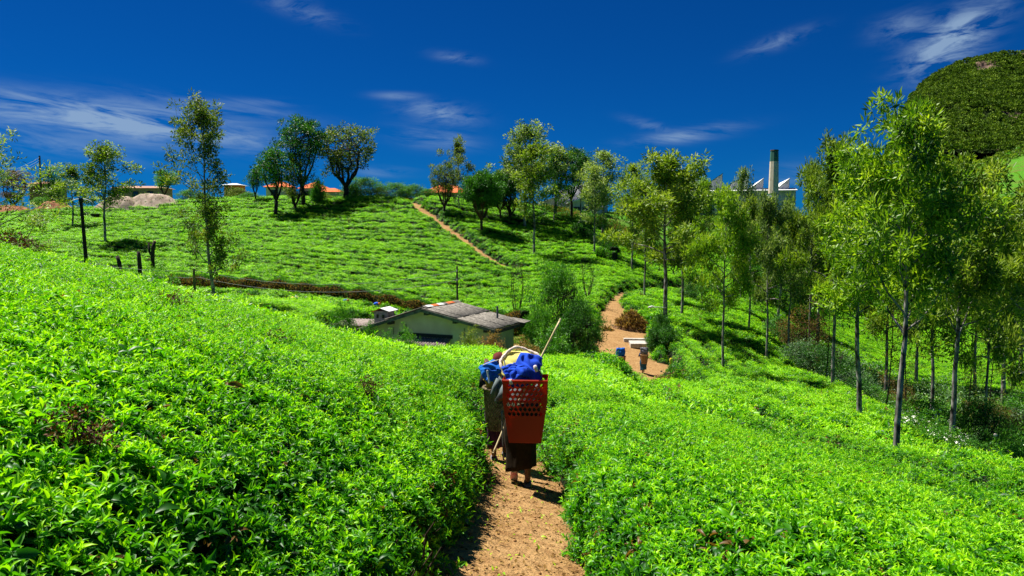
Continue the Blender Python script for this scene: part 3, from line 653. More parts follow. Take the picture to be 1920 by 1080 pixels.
def tree_mesh(name, seed, style, H=12., R_=2.6, cb=.35, limbs=34, tr=.16, per=46, L=.26, wd=.07, pr=.42, lm=None, bark=None, sub=5, trunk_n=9, shape=None, up=.7, flower=None, openness=0.0, forks=0, kind='low'):
    r = random.Random(seed); m = MB(); cen = []; rad = []
    if style == 'spire':
        pts = [Vector((0, 0, -.3))]; n = 9; off = Vector((0, 0, 0))
        for i in range(1, n + 1):
            off += Vector((r.gauss(0, .07), r.gauss(0, .07), 0)) * (H / 12); pts.append(Vector((off.x, off.y, H * .97 * i / n)))
        m.tube(pts, [tr * (1.25 if i == 0 else 1) * (1 - .88 * (i / n)**1.15) for i in range(n + 1)], trunk_n)
        def at(h):
            f = h / (H * .97) * n; i = min(int(f), n - 1); return pts[i].lerp(pts[i + 1], f - i)
        shape = shape or (lambda t: 1.42 * (1 - t)**.62 * (t + .22)**.38)
        for i in range(limbs):
            t = ((i + r.random()) / limbs)**.9; h = H * (cb + (1 - cb) * t * .97); p = at(h); az = i * 2.399 + r.gauss(0, .4)
            Ln = R_ * 1.3 * shape(t) * r.uniform(.55, 1.25) * (1 + .25 * math.cos(az - seed)); el = r.uniform(.15, .75) * up + .5 * t
            lp = limb_pts(r, p, (math.cos(az) * math.cos(el), math.sin(az) * math.cos(el), math.sin(el)), max(Ln, .3))
            r0 = tr * .34 * (1 - .7 * t); m.tube(lp, [r0, r0 * .75, r0 * .5, r0 * .35, r0 * .15], 5, False)
            for q in range(max(2, int(sub * (.4 + shape(t))))):
                f = r.uniform(.38, 1.05); k = min(int(f * 4), 3); a = lp[k].lerp(lp[k + 1], f * 4 - k)
                c = a + Vector((r.gauss(0, .30), r.gauss(0, .30), r.gauss(.08, .24))) * min(1.15, Ln * .5 + .15)
                if r.random() < openness: continue
                cen.append(c); rad.append(pr * r.uniform(.6, 1.25))
                if q % 2 == 0: m.tube([a, c], [r0 * .25, r0 * .08], 4, False)
        for q in range(5): cen.append(at(H * .93) + Vector((r.gauss(0, .12), r.gauss(0, .12), .05 * H * q / 5 + .1))); rad.append(pr * .55)
    else:  # 'fork': a short trunk splits into limbs that carry a broad crown
        fh = cb * H * .5; n = 4; pts = [Vector((0, 0, -.3))]
        for i in range(n): pts.append(pts[-1] + Vector((r.gauss(0, .08 * H / 12), r.gauss(0, .08 * H / 12), (fh + .3) / n)))
        m.tube(pts, [tr * 1.3, tr, tr * .95, tr * .9, tr * .9], trunk_n); top = pts[-1]
        nl = forks or 5
        for i in range(nl):
            az = i * 6.28 / nl + r.gauss(0, .3); e = Vector((math.cos(az) * R_ * r.uniform(.35, .7), math.sin(az) * R_ * r.uniform(.35, .7), H * r.uniform(cb + .2, .9)))
            lp = [top]; 
            for q in range(1, 7):
                f = q / 6; lp.append(top.lerp(e, f) + Vector((math.cos(az), math.sin(az), -.2)) * (math.sin(f * 3.14) * R_ * .16) + Vector((r.gauss(0, .05), r.gauss(0, .05), 0)) * R_ * .6)
            m.tube(lp, [tr * .62 * (1 - .13 * q) for q in range(7)], 6, False)
            for j in range(limbs // nl):
                k = r.randint(2, 6); a = lp[k]; az2 = r.random() * 6.28; rr = R_ * math.sqrt(r.random()); zz = H * (cb + (1 - cb) * r.random())
                t = (zz / H - cb) / (1 - cb); rr *= math.sqrt(max(.05, 1 - (2 * t - 1)**2)) if not shape else shape(t)
                c = Vector((math.cos(az2) * rr, math.sin(az2) * rr, zz)); dv = c - a
                if dv.length > R_ * 1.1: a = lp[6]; dv = c - a
                md = a + dv * .5 + Vector((r.gauss(0, .12), r.gauss(0, .12), -.06)) * R_ * .5
                m.tube([a, md, c], [tr * .2, tr * .12, tr * .04], 5, False)
                for q in range(sub):
                    if r.random() < openness: continue
                    cen.append(c + Vector((r.gauss(0, 1), r.gauss(0, 1), r.gauss(0, .7))) * pr * .9); rad.append(pr * r.uniform(.6, 1.2))
    tm = m.mesh(name + '_trunk', bark or M_BARK, True)
    a = puffs(seed + 1, cen, rad, per, L, wd, kind)
    cm = mesh_np(name + '_crown', a[0], a[1], [lm or M_OAK], False, a[2])
    fm = None
    if flower:
        rr = np.random.default_rng(seed); s = rr.choice(len(cen), int(len(cen) * flower)); cc = np.array([cen[i] for i in s]) + rr.normal(size=(len(s), 3)) * pr * .5 + [0, 0, pr * .3]
        f = puffs(seed + 5, cc, [pr * .35] * len(cc), 16, L * .8, wd * .9); fm = mesh_np(name + '_blossom', f[0], f[1], [M_PALEFL], False, f[2])
    ca = np.array([tuple(c_) for c_ in cen]); Re = float(np.percentile(np.hypot(ca[:, 0], ca[:, 1]), 90)) + pr * .5
    return dict(t=tm, c=cm, f=fm, H=H, R=Re if H > 3.3 else R_)
M_PALEFL = leafmat('silver_young_leaf', (.3, .36, .22), (.55, .6, .42), (.8, .82, .66), .3, .6, .2, .1)
SP = lambda **k: k
T = {
 'oakA': tree_mesh('oakA', 1, 'spire', 13, 3.4, .42, 30, .17, 44, .30, .085, .40, lm=M_OAKN, sub=10, up=.85),
 'oakB': tree_mesh('oakB', 2, 'spire', 12, 3.1, .44, 27, .15, 42, .30, .085, .40, lm=M_OAKN, sub=9, up=.8),
 'oakC': tree_mesh('oakC', 3, 'spire', 12, 3.5, .40, 28, .17, 42, .32, .095, .46, lm=M_OAK, sub=11, up=.65),
 'oakD': tree_mesh('oakD', 4, 'spire', 11, 2.8, .38, 24, .13, 38, .30, .09, .42, lm=M_OAK, sub=8),
 'slim': tree_mesh('slim', 5, 'spire', 14, 2.3, .20, 40, .15, 36, .25, .085, .38, lm=M_OLIVE, sub=7, up=.8, openness=.12, shape=lambda t: (.35 + .75 * math.sin(3.1 * min(1, (t - .3) * 1.45))) if t > .33 else .85 - .8 * t),
 'far1': tree_mesh('far1', 6, 'spire', 12, 3.0, .36, 24, .15, 30, .32, .12, .46, lm=M_OAK, sub=8, trunk_n=6),
 'far2': tree_mesh('far2', 7, 'spire', 11, 2.8, .32, 22, .14, 30, .32, .11, .44, lm=M_PALE, sub=7, trunk_n=6, openness=.1),
 'far3': tree_mesh('far3', 8, 'spire', 11, 2.8, .40, 22, .14, 30, .32, .12, .46, lm=M_OLIVE, sub=7, trunk_n=6),
 'flow': tree_mesh('flow', 9, 'spire', 11, 3.2, .22, 46, .15, 30, .22, .06, .42, lm=M_OAK, sub=6, flower=.5, openness=.1),
 'knot': tree_mesh('knot', 10, 'fork', 8, 2.2, .56, 44, .26, 34, .30, .11, .46, lm=M_DARKT, bark=M_BARKD, sub=4, forks=4, openness=.15),
 'vase': tree_mesh('vase', 11, 'fork', 9.5, 3.4, .42, 63, .30, 36, .30, .11, .48, lm=M_OLIVE, bark=M_BARKD, sub=4, forks=7, openness=.22, shape=lambda t: (.35 + .65 * t**.5) * (1 if t < .8 else .8)),
 'multi': tree_mesh('multi', 12, 'fork', 12, 3.2, .56, 65, .28, 36, .32, .12, .55, lm=M_DARKT, bark=M_BARKD, sub=4, forks=5, openness=.2),
 'dome': tree_mesh('dome', 13, 'fork', 6, 2.8, .55, 98, .18, 46, .24, .09, .42, lm=M_DARKT, bark=M_BARKR, sub=6, forks=7),
 'bare': tree_mesh('bare', 14, 'fork', 4, 1.5, .34, 40, .08, 10, .10, .04, .26, lm=M_SHRUB, bark=M_BARKD, sub=2, forks=6, openness=.45),
 'bush': tree_mesh('bush', 15, 'fork', 4, 2.4, .04, 90, .12, 36, .20, .045, .42, lm=M_SHRUB, bark=M_BARKD, sub=4, forks=7),
 'shrub': tree_mesh('shrub', 16, 'fork', 2.4, 1.4, .04, 50, .05, 32, .15, .05, .30, lm=M_SHRUB, bark=M_BARKD, sub=3, forks=6),
 'silver': tree_mesh('silver', 17, 'fork', 3.2, 1.9, .10, 54, .06, 32, .20, .045, .34, lm=M_SILVER, bark=M_BARKD, sub=3, forks=6),
 'white': tree_mesh('white', 18, 'fork', 2.6, 1.6, .05, 48, .05, 28, .16, .06, .32, lm=M_GRASS, bark=M_BARKD, sub=3, forks=6),
 'russet': tree_mesh('russet', 19, 'fork', 4.5, 2.3, .25, 60, .10, 28, .18, .05, .36, lm=M_RED, bark=M_BARKR, sub=3, forks=7, openness=.1),
 'reeds': None, 'dead': tree_mesh('dead', 21, 'fork', .75, .36, .1, 36, .014, 12, .07, .03, .09, lm=M_DEAD, bark=M_DEADW if False else M_BARKD, sub=2, forks=8),
 'ball': tree_mesh('ball', 22, 'fork', 1.6, .8, .08, 70, .05, 34, .09, .04, .16, lm=M_DARKT, bark=M_BARKD, sub=4, forks=7),
 'olive': tree_mesh('olive', 23, 'fork', 7, 2.3, .28, 54, .22, 32, .24, .08, .42, lm=M_OLIVE, bark=M_BARKD, sub=3, forks=5),
 'thorn': tree_mesh('thorn', 24, 'spire', 10, 1.8, .30, 26, .07, 20, .16, .05, .32, lm=M_OLIVE, sub=4, bark=M_BARKD, openness=.25),
}
def fl_mesh():
    r = np.random.default_rng(5); n = 70; d = rdir(n, .5, r); p = d * [1.45, 1.45, 1.1] * r.uniform(.7, 1.05, (n, 1)) + [0, 0, 1.35]
    a = leaves(np.repeat(p, 5, 0), rdir(n * 5, .3, r), rdir(n * 5, 1, r), np.full(n * 5, .13), np.full(n * 5, .11), 'low'); return mesh_np('blossom', a[0], a[1], [M_WHITE])
T['white']['f'] = fl_mesh()
_mv = {}
def variant(key, lm):
    """the same crown mesh in another species' foliage"""
    k = (key, lm.name)
    if k not in _mv: c = T[key]['c'].copy(); c.materials[0] = lm; _mv[k] = c
    return _mv[k]
def tree(key, base, H, Rr, label, cat='tree', name='tree', group=None, rz=None, lm=None, lean=0):
    t = T[key]; o = empty(name, base, label, cat, group)
    s = H / t['H']; w = Rr / t['R']; rz = random.uniform(0, 6.28) if rz is None else rz
    o.rotation_euler = (0, lean, rz); o.scale = (w, w, s)
    tr_ = link('trunk' if t['H'] > 3.3 else 'stems', t['t'], o); cr = link('crown' if t['H'] > 3.3 else 'foliage', variant(key, lm) if lm else t['c'], o)
    if t['f']: link('blossom', t['f'], o)
    return o
def tpx(key, px, pb, d, top, w, label, **k):
    """px/top/w: measured in the photograph at distance d; the tree stands on the ground there"""
    b = hit(px, pb, .75, d0=60) if (d is None or (d >= 78 and pb)) else on(px, d); d = b.y
    zt = P(px, top, d).z; return tree(key, b, (zt - b.z) * (.955 if T[key]['H'] > 9 else 1), w / F * d * .52, label, **k)
for a in [
 # left
 ('flow', -22, 0, 36, 236, 230, 'tree with silvery white young leaves at the left edge', {}),
 ('far1', 200, 455, None, 274, 98, 'slender green tree casting a round shadow on the left of the far hill', {}),
 ('far3', 150, 0, 103, 312, 84, 'low yellowish tree just left of the slender hillside tree', {'lm': M_OAK}),
 ('slim', 410, 562, 50, 190, 122, 'very tall slim tree towering over the left crest', {}),
 ('thorn', 374, 0, 56, 405, 26, 'thin sapling left of the very tall slim tree', {}),
 ('olive', 118, 0, 128, 316, 42, 'bushy yellow-green tree beside the brown hut', {'lm': M_SHRUB}),
 ('olive', 46, 0, 128, 322, 60, 'dark reddish tree behind the utility pole on the left', {'lm': M_RED}),
 ('knot', 516, 403, 101, 285, 66, 'small dark tree with a gnarled black trunk, leftmost of the crest group', {}),
 ('olive', 555, 393, 103, 302, 52, 'olive tree with a knobbly trunk in the crest group', {}),
 ('multi', 568, 386, 106, 220, 92, 'tall many-stemmed tree with a dark crown on the crest', {}),
 ('vase', 648, 371, 110, 234, 104, 'vase-shaped tree with spreading black limbs on the crest', {}),
 ('knot', 490, 0, 120, 320, 30, 'small dark green tree behind the gnarled black trunk', {}),
 ('knot', 322, 0, 126, 322, 46, 'small tree with tufted crown beside the earth mound', {'lm': M_SHRUB}),
 ('ball', 603, 0, 118, 337, 24, 'clipped round green bush between the two big crest trees', {'name': 'round_bush', 'cat': 'bush', 'lm': M_SHRUB}),
 ('far3', 862, 391, 104, 264, 56, 'upright tree with brownish crown next to the orange-roofed house', {}),
 ('vase', 836, 0, 112, 306, 50, 'small open tree in front of the orange-roofed house', {}),
 # crest, middle
 ('dome', 903, 434, 91, 332, 74, 'dark umbrella-shaped tree just right of the hill path', {'rz': 1.0}),
 ('dome', 938, 412, 97, 330, 60, 'second dark umbrella tree, behind the first', {}),
 ('thorn', 912, 0, 120, 318, 60, 'thin tree seen against the sky behind the umbrella trees', {}),
 ('far1', 986, 428, 95, 236, 108, 'tallest broad tree on the middle of the crest', {'lm': M_PALE}),
 ('far1', 1001, 480, 80, 270, 90, 'tall tree with a straight pale trunk standing among the tea rows', {'lm': M_OAK}),
 ('olive', 955, 408, 99, 318, 56, 'small tree with a reddish trunk behind the umbrella trees', {}),
 ('far3', 978, 402, 106, 280, 62, 'shaded tree behind the tallest crest tree', {}),
 ('far2', 1042, 402, 108, 272, 70, 'grey-green tree in front of the grey sheds', {'lm': M_OAK}),
 ('far3', 1036, 0, 116, 290, 60, 'dark-trunked tree behind the grey-green tree by the sheds', {'lm': M_DARKT}),
 ('multi', 1072, 402, 112, 276, 60, 'dark spreading tree leaning over the sheds', {}),
 ('far1', 1090, 418, 103, 288, 56, 'brown-trunked tree right of the dark spreading tree', {'lm': M_DARKT}),
 ('far2', 1115, 476, 84, 305, 66, 'pale feathery tree on the edge of the hill tea', {}),
 ('far2', 1130, 440, 94, 278, 80, 'broad whitish-green tree before the white roof', {}),
 ('far2', 1182, 0, 92, 300, 64, 'pale tree left of the big yellow-green tree', {'lm': M_OAK}),
 ('bare', 1100, 542, 66, 466, 46, 'small bare-stemmed tree above the yard', {}),
 ('bare', 970, 536, 62, 470, 52, 'small tree with sparse crown at the foot of the hill path', {}),
 # right-hand grove
 ('oakC', 1247, 602, 57, 293, 195, 'big yellow-green tree with a bare trunk beside the lamp', {'rz': 1.9}),
 ('oakD', 1275, 578, 63, 330, 96, 'thin-trunked tree right behind the lamp tree', {}),
 ('oakD', 1205, 0, 72, 330, 70, 'small yellow-green tree left of the big lamp tree', {}),
 ('oakD', 1312, 0, 78, 330, 52, 'tree top peeping beside the saw-tooth roof', {'lm': M_OAKN}),
 ('far2', 1384, 0, 84, 306, 44, 'pale-topped tree in front of the saw-tooth roofs', {}),
 ('oakC', 1355, 692, 43, 358, 116, 'tree with a bent trunk between yard and valley', {'lm': M_OAKN}),
 ('oakC', 1400, 602, 62, 378, 84, 'thin tree behind the bent-trunk tree', {}),
 ('oakC', 1435, 667, 51, 372, 104, 'slim pale-green tree below the factory chimney', {'lm': M_PALE}),
 ('oakC', 1475, 0, 60, 402, 96, 'yellowish tree under the factory right end', {}),
 ('oakC', 1515, 0, 66, 312, 96, 'tree left of the tall grove against the sky', {}),
 ('oakC', 1560, 727, 41.5, 268, 150, 'tall dark-trunked tree at the edge of the gully', {}),
 ('oakB', 1618, 782, 31, 300, 170, 'leaning grey-trunked tree second from the tallest', {'lean': .03}),
 ('oakA', 1688, 856, 20.3, 192, 226, 'tallest tree with a thick mottled grey trunk', {'rz': 2.2}),
 ('oakA', 1788, 806, 35.5, 292, 190, 'grey-trunked tree right of the tallest tree', {'lm': M_OAK}),
 ('oakC', 1655, 0, 50, 330, 150, 'tree filling the gap behind the tallest tree', {}),
 ('oakC', 1850, 0, 47, 378, 130, 'dense tree at the right behind the white-flowered shrubs', {'lm': M_OAKN}),
 ('oakC', 1935, 0, 40, 356, 190, 'dense tree cut off by the right edge', {}),
 ('oakD', 1745, 0, 58, 390, 130, 'small tree seen between the two rightmost trunks', {'lm': M_OAKN}),
 ('oakD', 1530, 0, 76, 405, 120, 'background tree at the valley head, left of its neighbours', {'lm': M_OLIVE}),
 ('oakC', 1716, 0, 76, 400, 140, 'background tree just right of the tallest trunk', {'lm': M_OLIVE}),
 ('oakC', 1826, 0, 74, 402, 140, 'background tree left of the dense right-hand trees', {'lm': M_OLIVE}),
 ('oakD', 1880, 0, 66, 380, 150, 'background tree under the mountain foot', {'lm': M_OAK}),
 ('oakC', 1910, 0, 82, 390, 150, 'farthest background tree at the right edge', {'lm': M_OAKN}),
 ('oakD', 1455, 0, 74, 400, 96, 'background tree below the chimney foot', {'lm': M_OAK}),
 ('thorn', 1662, 0, 40, 480, 70, 'thin reddish sapling behind the tallest trunk', {'lm': M_RED}),
 ('thorn', 1700, 0, 48, 500, 60, 'thin dark-stemmed tree in the gully', {}),
 ('thorn', 1812, 0, 50, 500, 66, 'twin-stemmed sapling in front of the terraces', {}),
 ('thorn', 1853, 0, 54, 480, 60, 'straight sapling near the right edge of the gully', {}),
 ('thorn', 1546, 0, 50, 520, 60, 'crooked brown sapling at the gully head', {'lm': M_RED}),
]:
    key, px, pb, d, top, w, lab, kw = a; tpx(key, px, pb, d, top, w, lab, **kw)

# bushes and shrubs
def bush(key, px, d, h, w, label, name='shrub', cat='shrub', group=None, lm=None, dz=0):
    b = on(px, d, dz); return tree(key, b, h, w, label, cat, name, group, lm=lm)
bush('bush', 1043, 46.5, 5.6, 1.95, 'large feathery green bush right of the white house', 'large_bush', 'bush', lm=M_SHRUB)
bush('bush', 1012, 44.5, 3.2, 1.2, 'left shoulder of greenery joined to the large feathery bush', 'large_bush', 'bush')
bush('bush', 1085, 44.5, 3.6, 1.35, 'dark leafy bush at the left rim of the yard', 'large_bush', 'bush', lm=M_DARKT)
bush('shrub', 1040, 42.5, 2.4, 1.3, 'leafy shrub with a white flower in front of the large bush', 'shrub', lm=M_SHRUB)
for i, (px, d, h, w, lb) in enumerate([(648, 41, 1.6, .75, 'feathery shrub left of the house corner'), (700, 39.5, 1.2, .6, 'shrub under the left eave of the house'), (726, 39.5, .9, .7, 'shrub before the left part of the house wall'),
    (758, 39, 1.3, .7, 'tallest shrub before the house awning'), (815, 38.6, .45, .8, 'shrub under the right half of the awning'), (856, 38.6, .6, .6, 'low shrub right of the awning'), (885, 39, 1.3, .8, 'yellowish shrub before the right house wall'), (925, 39.5, 1.2, .9, 'dry brownish shrub near the house corner'), (975, 39.8, 1.1, .9, 'dry shrub beside the fence posts')]):
    bush('shrub', px, d, h + .5, w, lb, lm=(M_DRY if 'dry' in lb else M_OLIVE if 'yellow' in lb else None))
bush('shrub', 300, 58, 3.2, 1.6, 'feathery light green shrub on the road bank below the stumps')
bush('shrub', 355, 56, 1.4, .9, 'low shrub at the left end of the dry hedge')
for px, d, h, w, lb in [(1238, 53, 2.2, .62, 'dark clipped bush at the foot of the lamp tree'), (1226, 49, 1.75, .65, 'clipped round bush left of the concrete slab corner'), (1250, 49.5, 1.9, .75, 'clipped round bush right of its twin by the slab')]:
    bush('ball', px, d, h, w, lb, 'clipped_bush', 'bush')
for px, d, h, w, lb in [(1500, 62, 5.2, 2.3, 'reddish brown feathery bush at the gully head'), (1672, 52, 4.6, 1.5, 'dry brown bush behind the tallest trunk'), (1900, 56, 3, 1.6, 'reddish bush at the far right edge')]:
    bush('russet', px, d, h, w, lb, 'russet_bush', 'bush')
gs = [('silver', 1500, 55, 2.6, 1.9, 'silvery shrub at the tip of the tea slope'), ('silver', 1545, 53, 3.2, 1.9, 'taller silvery shrub beside the dark trunk'), ('silver', 1600, 50, 2.7, 1.8, 'silvery shrub left of the leaning trunk'),
 ('shrub', 1600, 44.5, 1.5, 1.3, 'low green shrub between dark and leaning trunks'), ('shrub', 1650, 43.5, 1.8, 1.4, 'green shrub right of the leaning trunk'), ('white', 1668, 41.5, 1.3, 1.1, 'white-flowered shrub just left of the tallest trunk'),
 ('white', 1740, 39, 2.3, 1.5, 'white-flowered shrub right of the tallest trunk'), ('white', 1765, 44, 2.6, 1.8, 'larger white-flowered shrub behind its neighbour'), ('shrub', 1725, 45, 1.8, 1.2, 'dark shrub in shade beside the tallest trunk'),
 ('bush', 1838, 38, 3.9, 1.5, 'tall dark green bush right of the rightmost trunk'), ('silver', 1820, 34, 1.7, 1.1, 'broad-leaved silvery shrub at the foot of the dark bush'), ('white', 1880, 34, 2.2, 1.4, 'white-flowered shrub near the right edge'),
 ('white', 1905, 42, 3.0, 1.9, 'tall white-flowered shrub at the right edge'), ('white', 1718, 34, 1.7, 1.3, 'bushy white-flowered shrub between the two thick grey trunks'), ('white', 1765, 32, 1.6, 1.2, 'low white-flowered shrub left of the rightmost grey trunk'), ('white', 1845, 30.5, 1.5, 1.2, 'low white-flowered shrub above the forked branch'), ('white', 1902, 31, 1.8, 1.4, 'white-flowered shrub lowest at the right edge'),
 ('shrub', 1870, 29, 1.1, .9, 'green shrub beside the forked dead branch'), ('shrub', 1925, 27.5, 1.5, 1.1, 'green shrub cut by the right edge'),
 ('shrub', 1790, 46, 2.2, 1.6, 'green shrub behind the rightmost trunk'), ('shrub', 1580, 62, 2.4, 1.8, 'green shrub at the far gully side'), ('white', 1700, 60, 2.4, 1.9, 'pale-flowered shrub under the terraces'), ('shrub', 1760, 62, 2.2, 2.0, 'green shrub under the terraces'),
 ('russet', 1850, 62, 2.6, 1.9, 'brown shrub under the terraces'), ('shrub', 1920, 64, 3.0, 2.2, 'green shrub at the right end of the terraces'), ('shrub', 1455, 66, 2.6, 1.5, 'dark shrub shading the upper slope'), ('bush', 1290, 78, 2.4, 1.6, 'dark shrub behind the grove'),
 ('shrub', 1330, 86, 2.2, 1.8, 'green shrub beside the far path'), ('bush', 1420, 90, 5, 3, 'big bush in the valley head'), ('bush', 1500, 92, 6, 3.5, 'big bush left of the valley terraces')]
for kx, px, d, h, w, lb in gs: bush(kx, px, d, h, w, lb, lm=(M_DARKT if 'dark' in lb and kx != 'white' else None))
# crest bushes
for px, d, h, w, lb in [(688, 126, 3.6, 3.4, 'tall reedy bush right of the vase-shaped tree'), (665, 124, 2.4, 2, 'small reedy bush at the foot of the vase-shaped tree'), (745, 127, 3.0, 2.8, 'left of three long bushes on the crest'), (778, 127, 2.8, 2.8, 'middle of three long bushes on the crest'),
    (806, 126, 2.2, 2.0, 'right of three long bushes on the crest, by the orange roof'), (715, 126, 2.2, 1.8, 'brownish reedy bush on the crest'), (455, 126, 2.2, 2.4, 'dry hedge bush left of the gnarled tree'), (478, 122, 1.6, 2, 'low bush at the left of the crest group'), (612, 120, 1.6, 1.6, 'low dry bush between the crest trees'), (365, 124, 2.0, 1.8, 'green bush right of the earth mound'), (395, 122, 1.6, 1.6, 'small green bush behind the very tall slim tree'), (95, 124, 1.8, 1.7, 'green mound of leaves beside the utility pole')]:
    bush('bush', px, d, h, w, lb, 'bush', 'bush', lm=M_OLIVE if 'br' in lb or 'dry' in lb else M_SHRUB)
# withered tea bushes
for px, py, s, lb in [(24, 466, 1.5, 'withered dark brown tea bush on the left skyline'), (46, 478, 1.2, 'smaller withered tea bush beside the skyline one'), (318, 582, .9, 'withered brown tuft among the green tea at the left'), (517, 652, .7, 'small withered tuft in the middle of the left slope'), (690, 736, .45, 'tiny withered tuft left of the walkers'), (140, 822, .35, 'patch of orange-brown dead leaves at the lower left')]:
    ds = np.exp(np.linspace(math.log(1.4), math.log(30), 2500)); p = P(px, py, 1.0); z = canopy0(p.x * ds, ds); ok = (z >= p.z * ds) & (ds > 1.5); i = np.argmax(ok) if ok.any() else np.argmax(ds > 20); q = Vector((p.x * ds[i], ds[i], z[i] - .28 * s))
    tree('dead', q, .55 * s if s < 1 else .6 * s, .3 * s if s < 1 else .42 * s, lb, 'dead bush', 'withered_bush')
# sprigs growing into the path
def hedge(name, pts, w, h, lm, label, dens=70, L=.09, wd=.035, base=0.0, dryface=None):
    """a clipped hedge: inner mass plus leaves over it"""
    m = MB(); path = [Vector((x, y, gz(x, y))) for x, y in pts]
    N = 80; tot = [0]
    for a, b in zip(path[:-1], path[1:]): tot.append(tot[-1] + (b - a).length)
    def at(s):
        k = min(max(i for i in range(len(tot)) if tot[i] <= s + 1e-6), len(path) - 2); return path[k].lerp(path[k+1], (s - tot[k]) / (tot[k+1] - tot[k])), (path[k+1] - path[k]).normalized()
    ring = []; nseg = max(6, int(tot[-1] / .5))
    for i in range(nseg + 1):
        p, t = at(tot[-1] * i / nseg); p.z = gz(p.x, p.y); s = Vector((t.y, -t.x, 0)).normalized(); hh = h * (1 + .10 * math.sin(i * 1.3) + .08 * random.random())
        ring.append([p + s * (w * .5 * a) + Vector((0, 0, hh * b)) for a, b in ((-1, -.1), (-1.02, .75), (-.7, .97), (.7, 1.0), (1.02, .72), (1, -.1))])
    vs = [v for r_ in ring for v in r_]; fs = [(i*6+k, i*6+k+1, i*6+6+k+1, i*6+6+k) for i in range(nseg) for k in range(5)]
    e = empty(name, path[0], label, 'hedge')
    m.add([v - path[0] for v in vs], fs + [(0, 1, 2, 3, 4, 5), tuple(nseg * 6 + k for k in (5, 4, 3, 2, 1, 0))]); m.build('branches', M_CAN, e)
    V = np.array(vs); f = np.array(fs); a, b, c, d = (V[f[:, k]] for k in range(4)); nv = np.cross(c - a, d - b) * .5; ar = np.linalg.norm(nv, axis=1)
    cnt = rng.poisson(ar * dens * 3.2); ix = np.repeat(np.arange(len(f)), cnt); s, t = rng.random(len(ix))[:, None], rng.random(len(ix))[:, None]
    p = (a[ix]*(1-s)+b[ix]*s)*(1-t) + (d[ix]*(1-s)+c[ix]*s)*t; nrm = nv[ix] / ar[ix][:, None]
    if nrm[:, 2].mean() < 0: nrm = -nrm
    dr = nrm + rdir(len(ix), .5) * .8; p = p + nrm * rng.uniform(-.03, .08, (len(ix), 1)) - np.array(path[0])
    topm = (nrm[:, 2] > .5) | (rng.random(len(ix)) < .12)
    def mk(sel, nm, mt):
        if sel.sum(): q = leaves(p[sel], dr[sel], rdir(sel.sum(), .6), rng.uniform(.6, 1.3, sel.sum()) * L, rng.uniform(.7, 1.2, sel.sum()) * wd, 'low', rng.uniform(.15, .85, sel.sum())); link(nm, mesh_np(nm, q[0], q[1], [mt], False, q[2]), e)
    if dryface: mk(topm, 'foliage', lm); mk(~topm, 'dry_face', dryface)
    else: mk(topm | True, 'foliage', lm)
    return e
hedge('hedge', [W2(330, 66), W2(470, 64.5), W2(640, 64), W2(760, 64), W2(880, 63), W2(985, 60)], 1.6, 1.7, M_SHRUB, 'long tall hedge with a dry brown face above the road', 60, .2, .05, dryface=M_DRY)
hedge('hedge', [W2(476, 57.6), W2(560, 57), W2(640, 56.6), W2(720, 56.2)], .9, .85, M_DARKT, 'low dark green clipped hedge below the road', 110, .13, .05)
hedge('hedge', [W2(1078, 112), W2(1110, 106), W2(1150, 100)], 1.4, 1.6, M_DARKT, 'dark hedge under the trees on the right shoulder of the hill', 40, .25, .1)
hedge('hedge', [W2(1120, 96), W2(1150, 95)], 2.0, 1.8, M_SHRUB, 'square clipped hedge block on the right shoulder of the hill', 40, .25, .1)

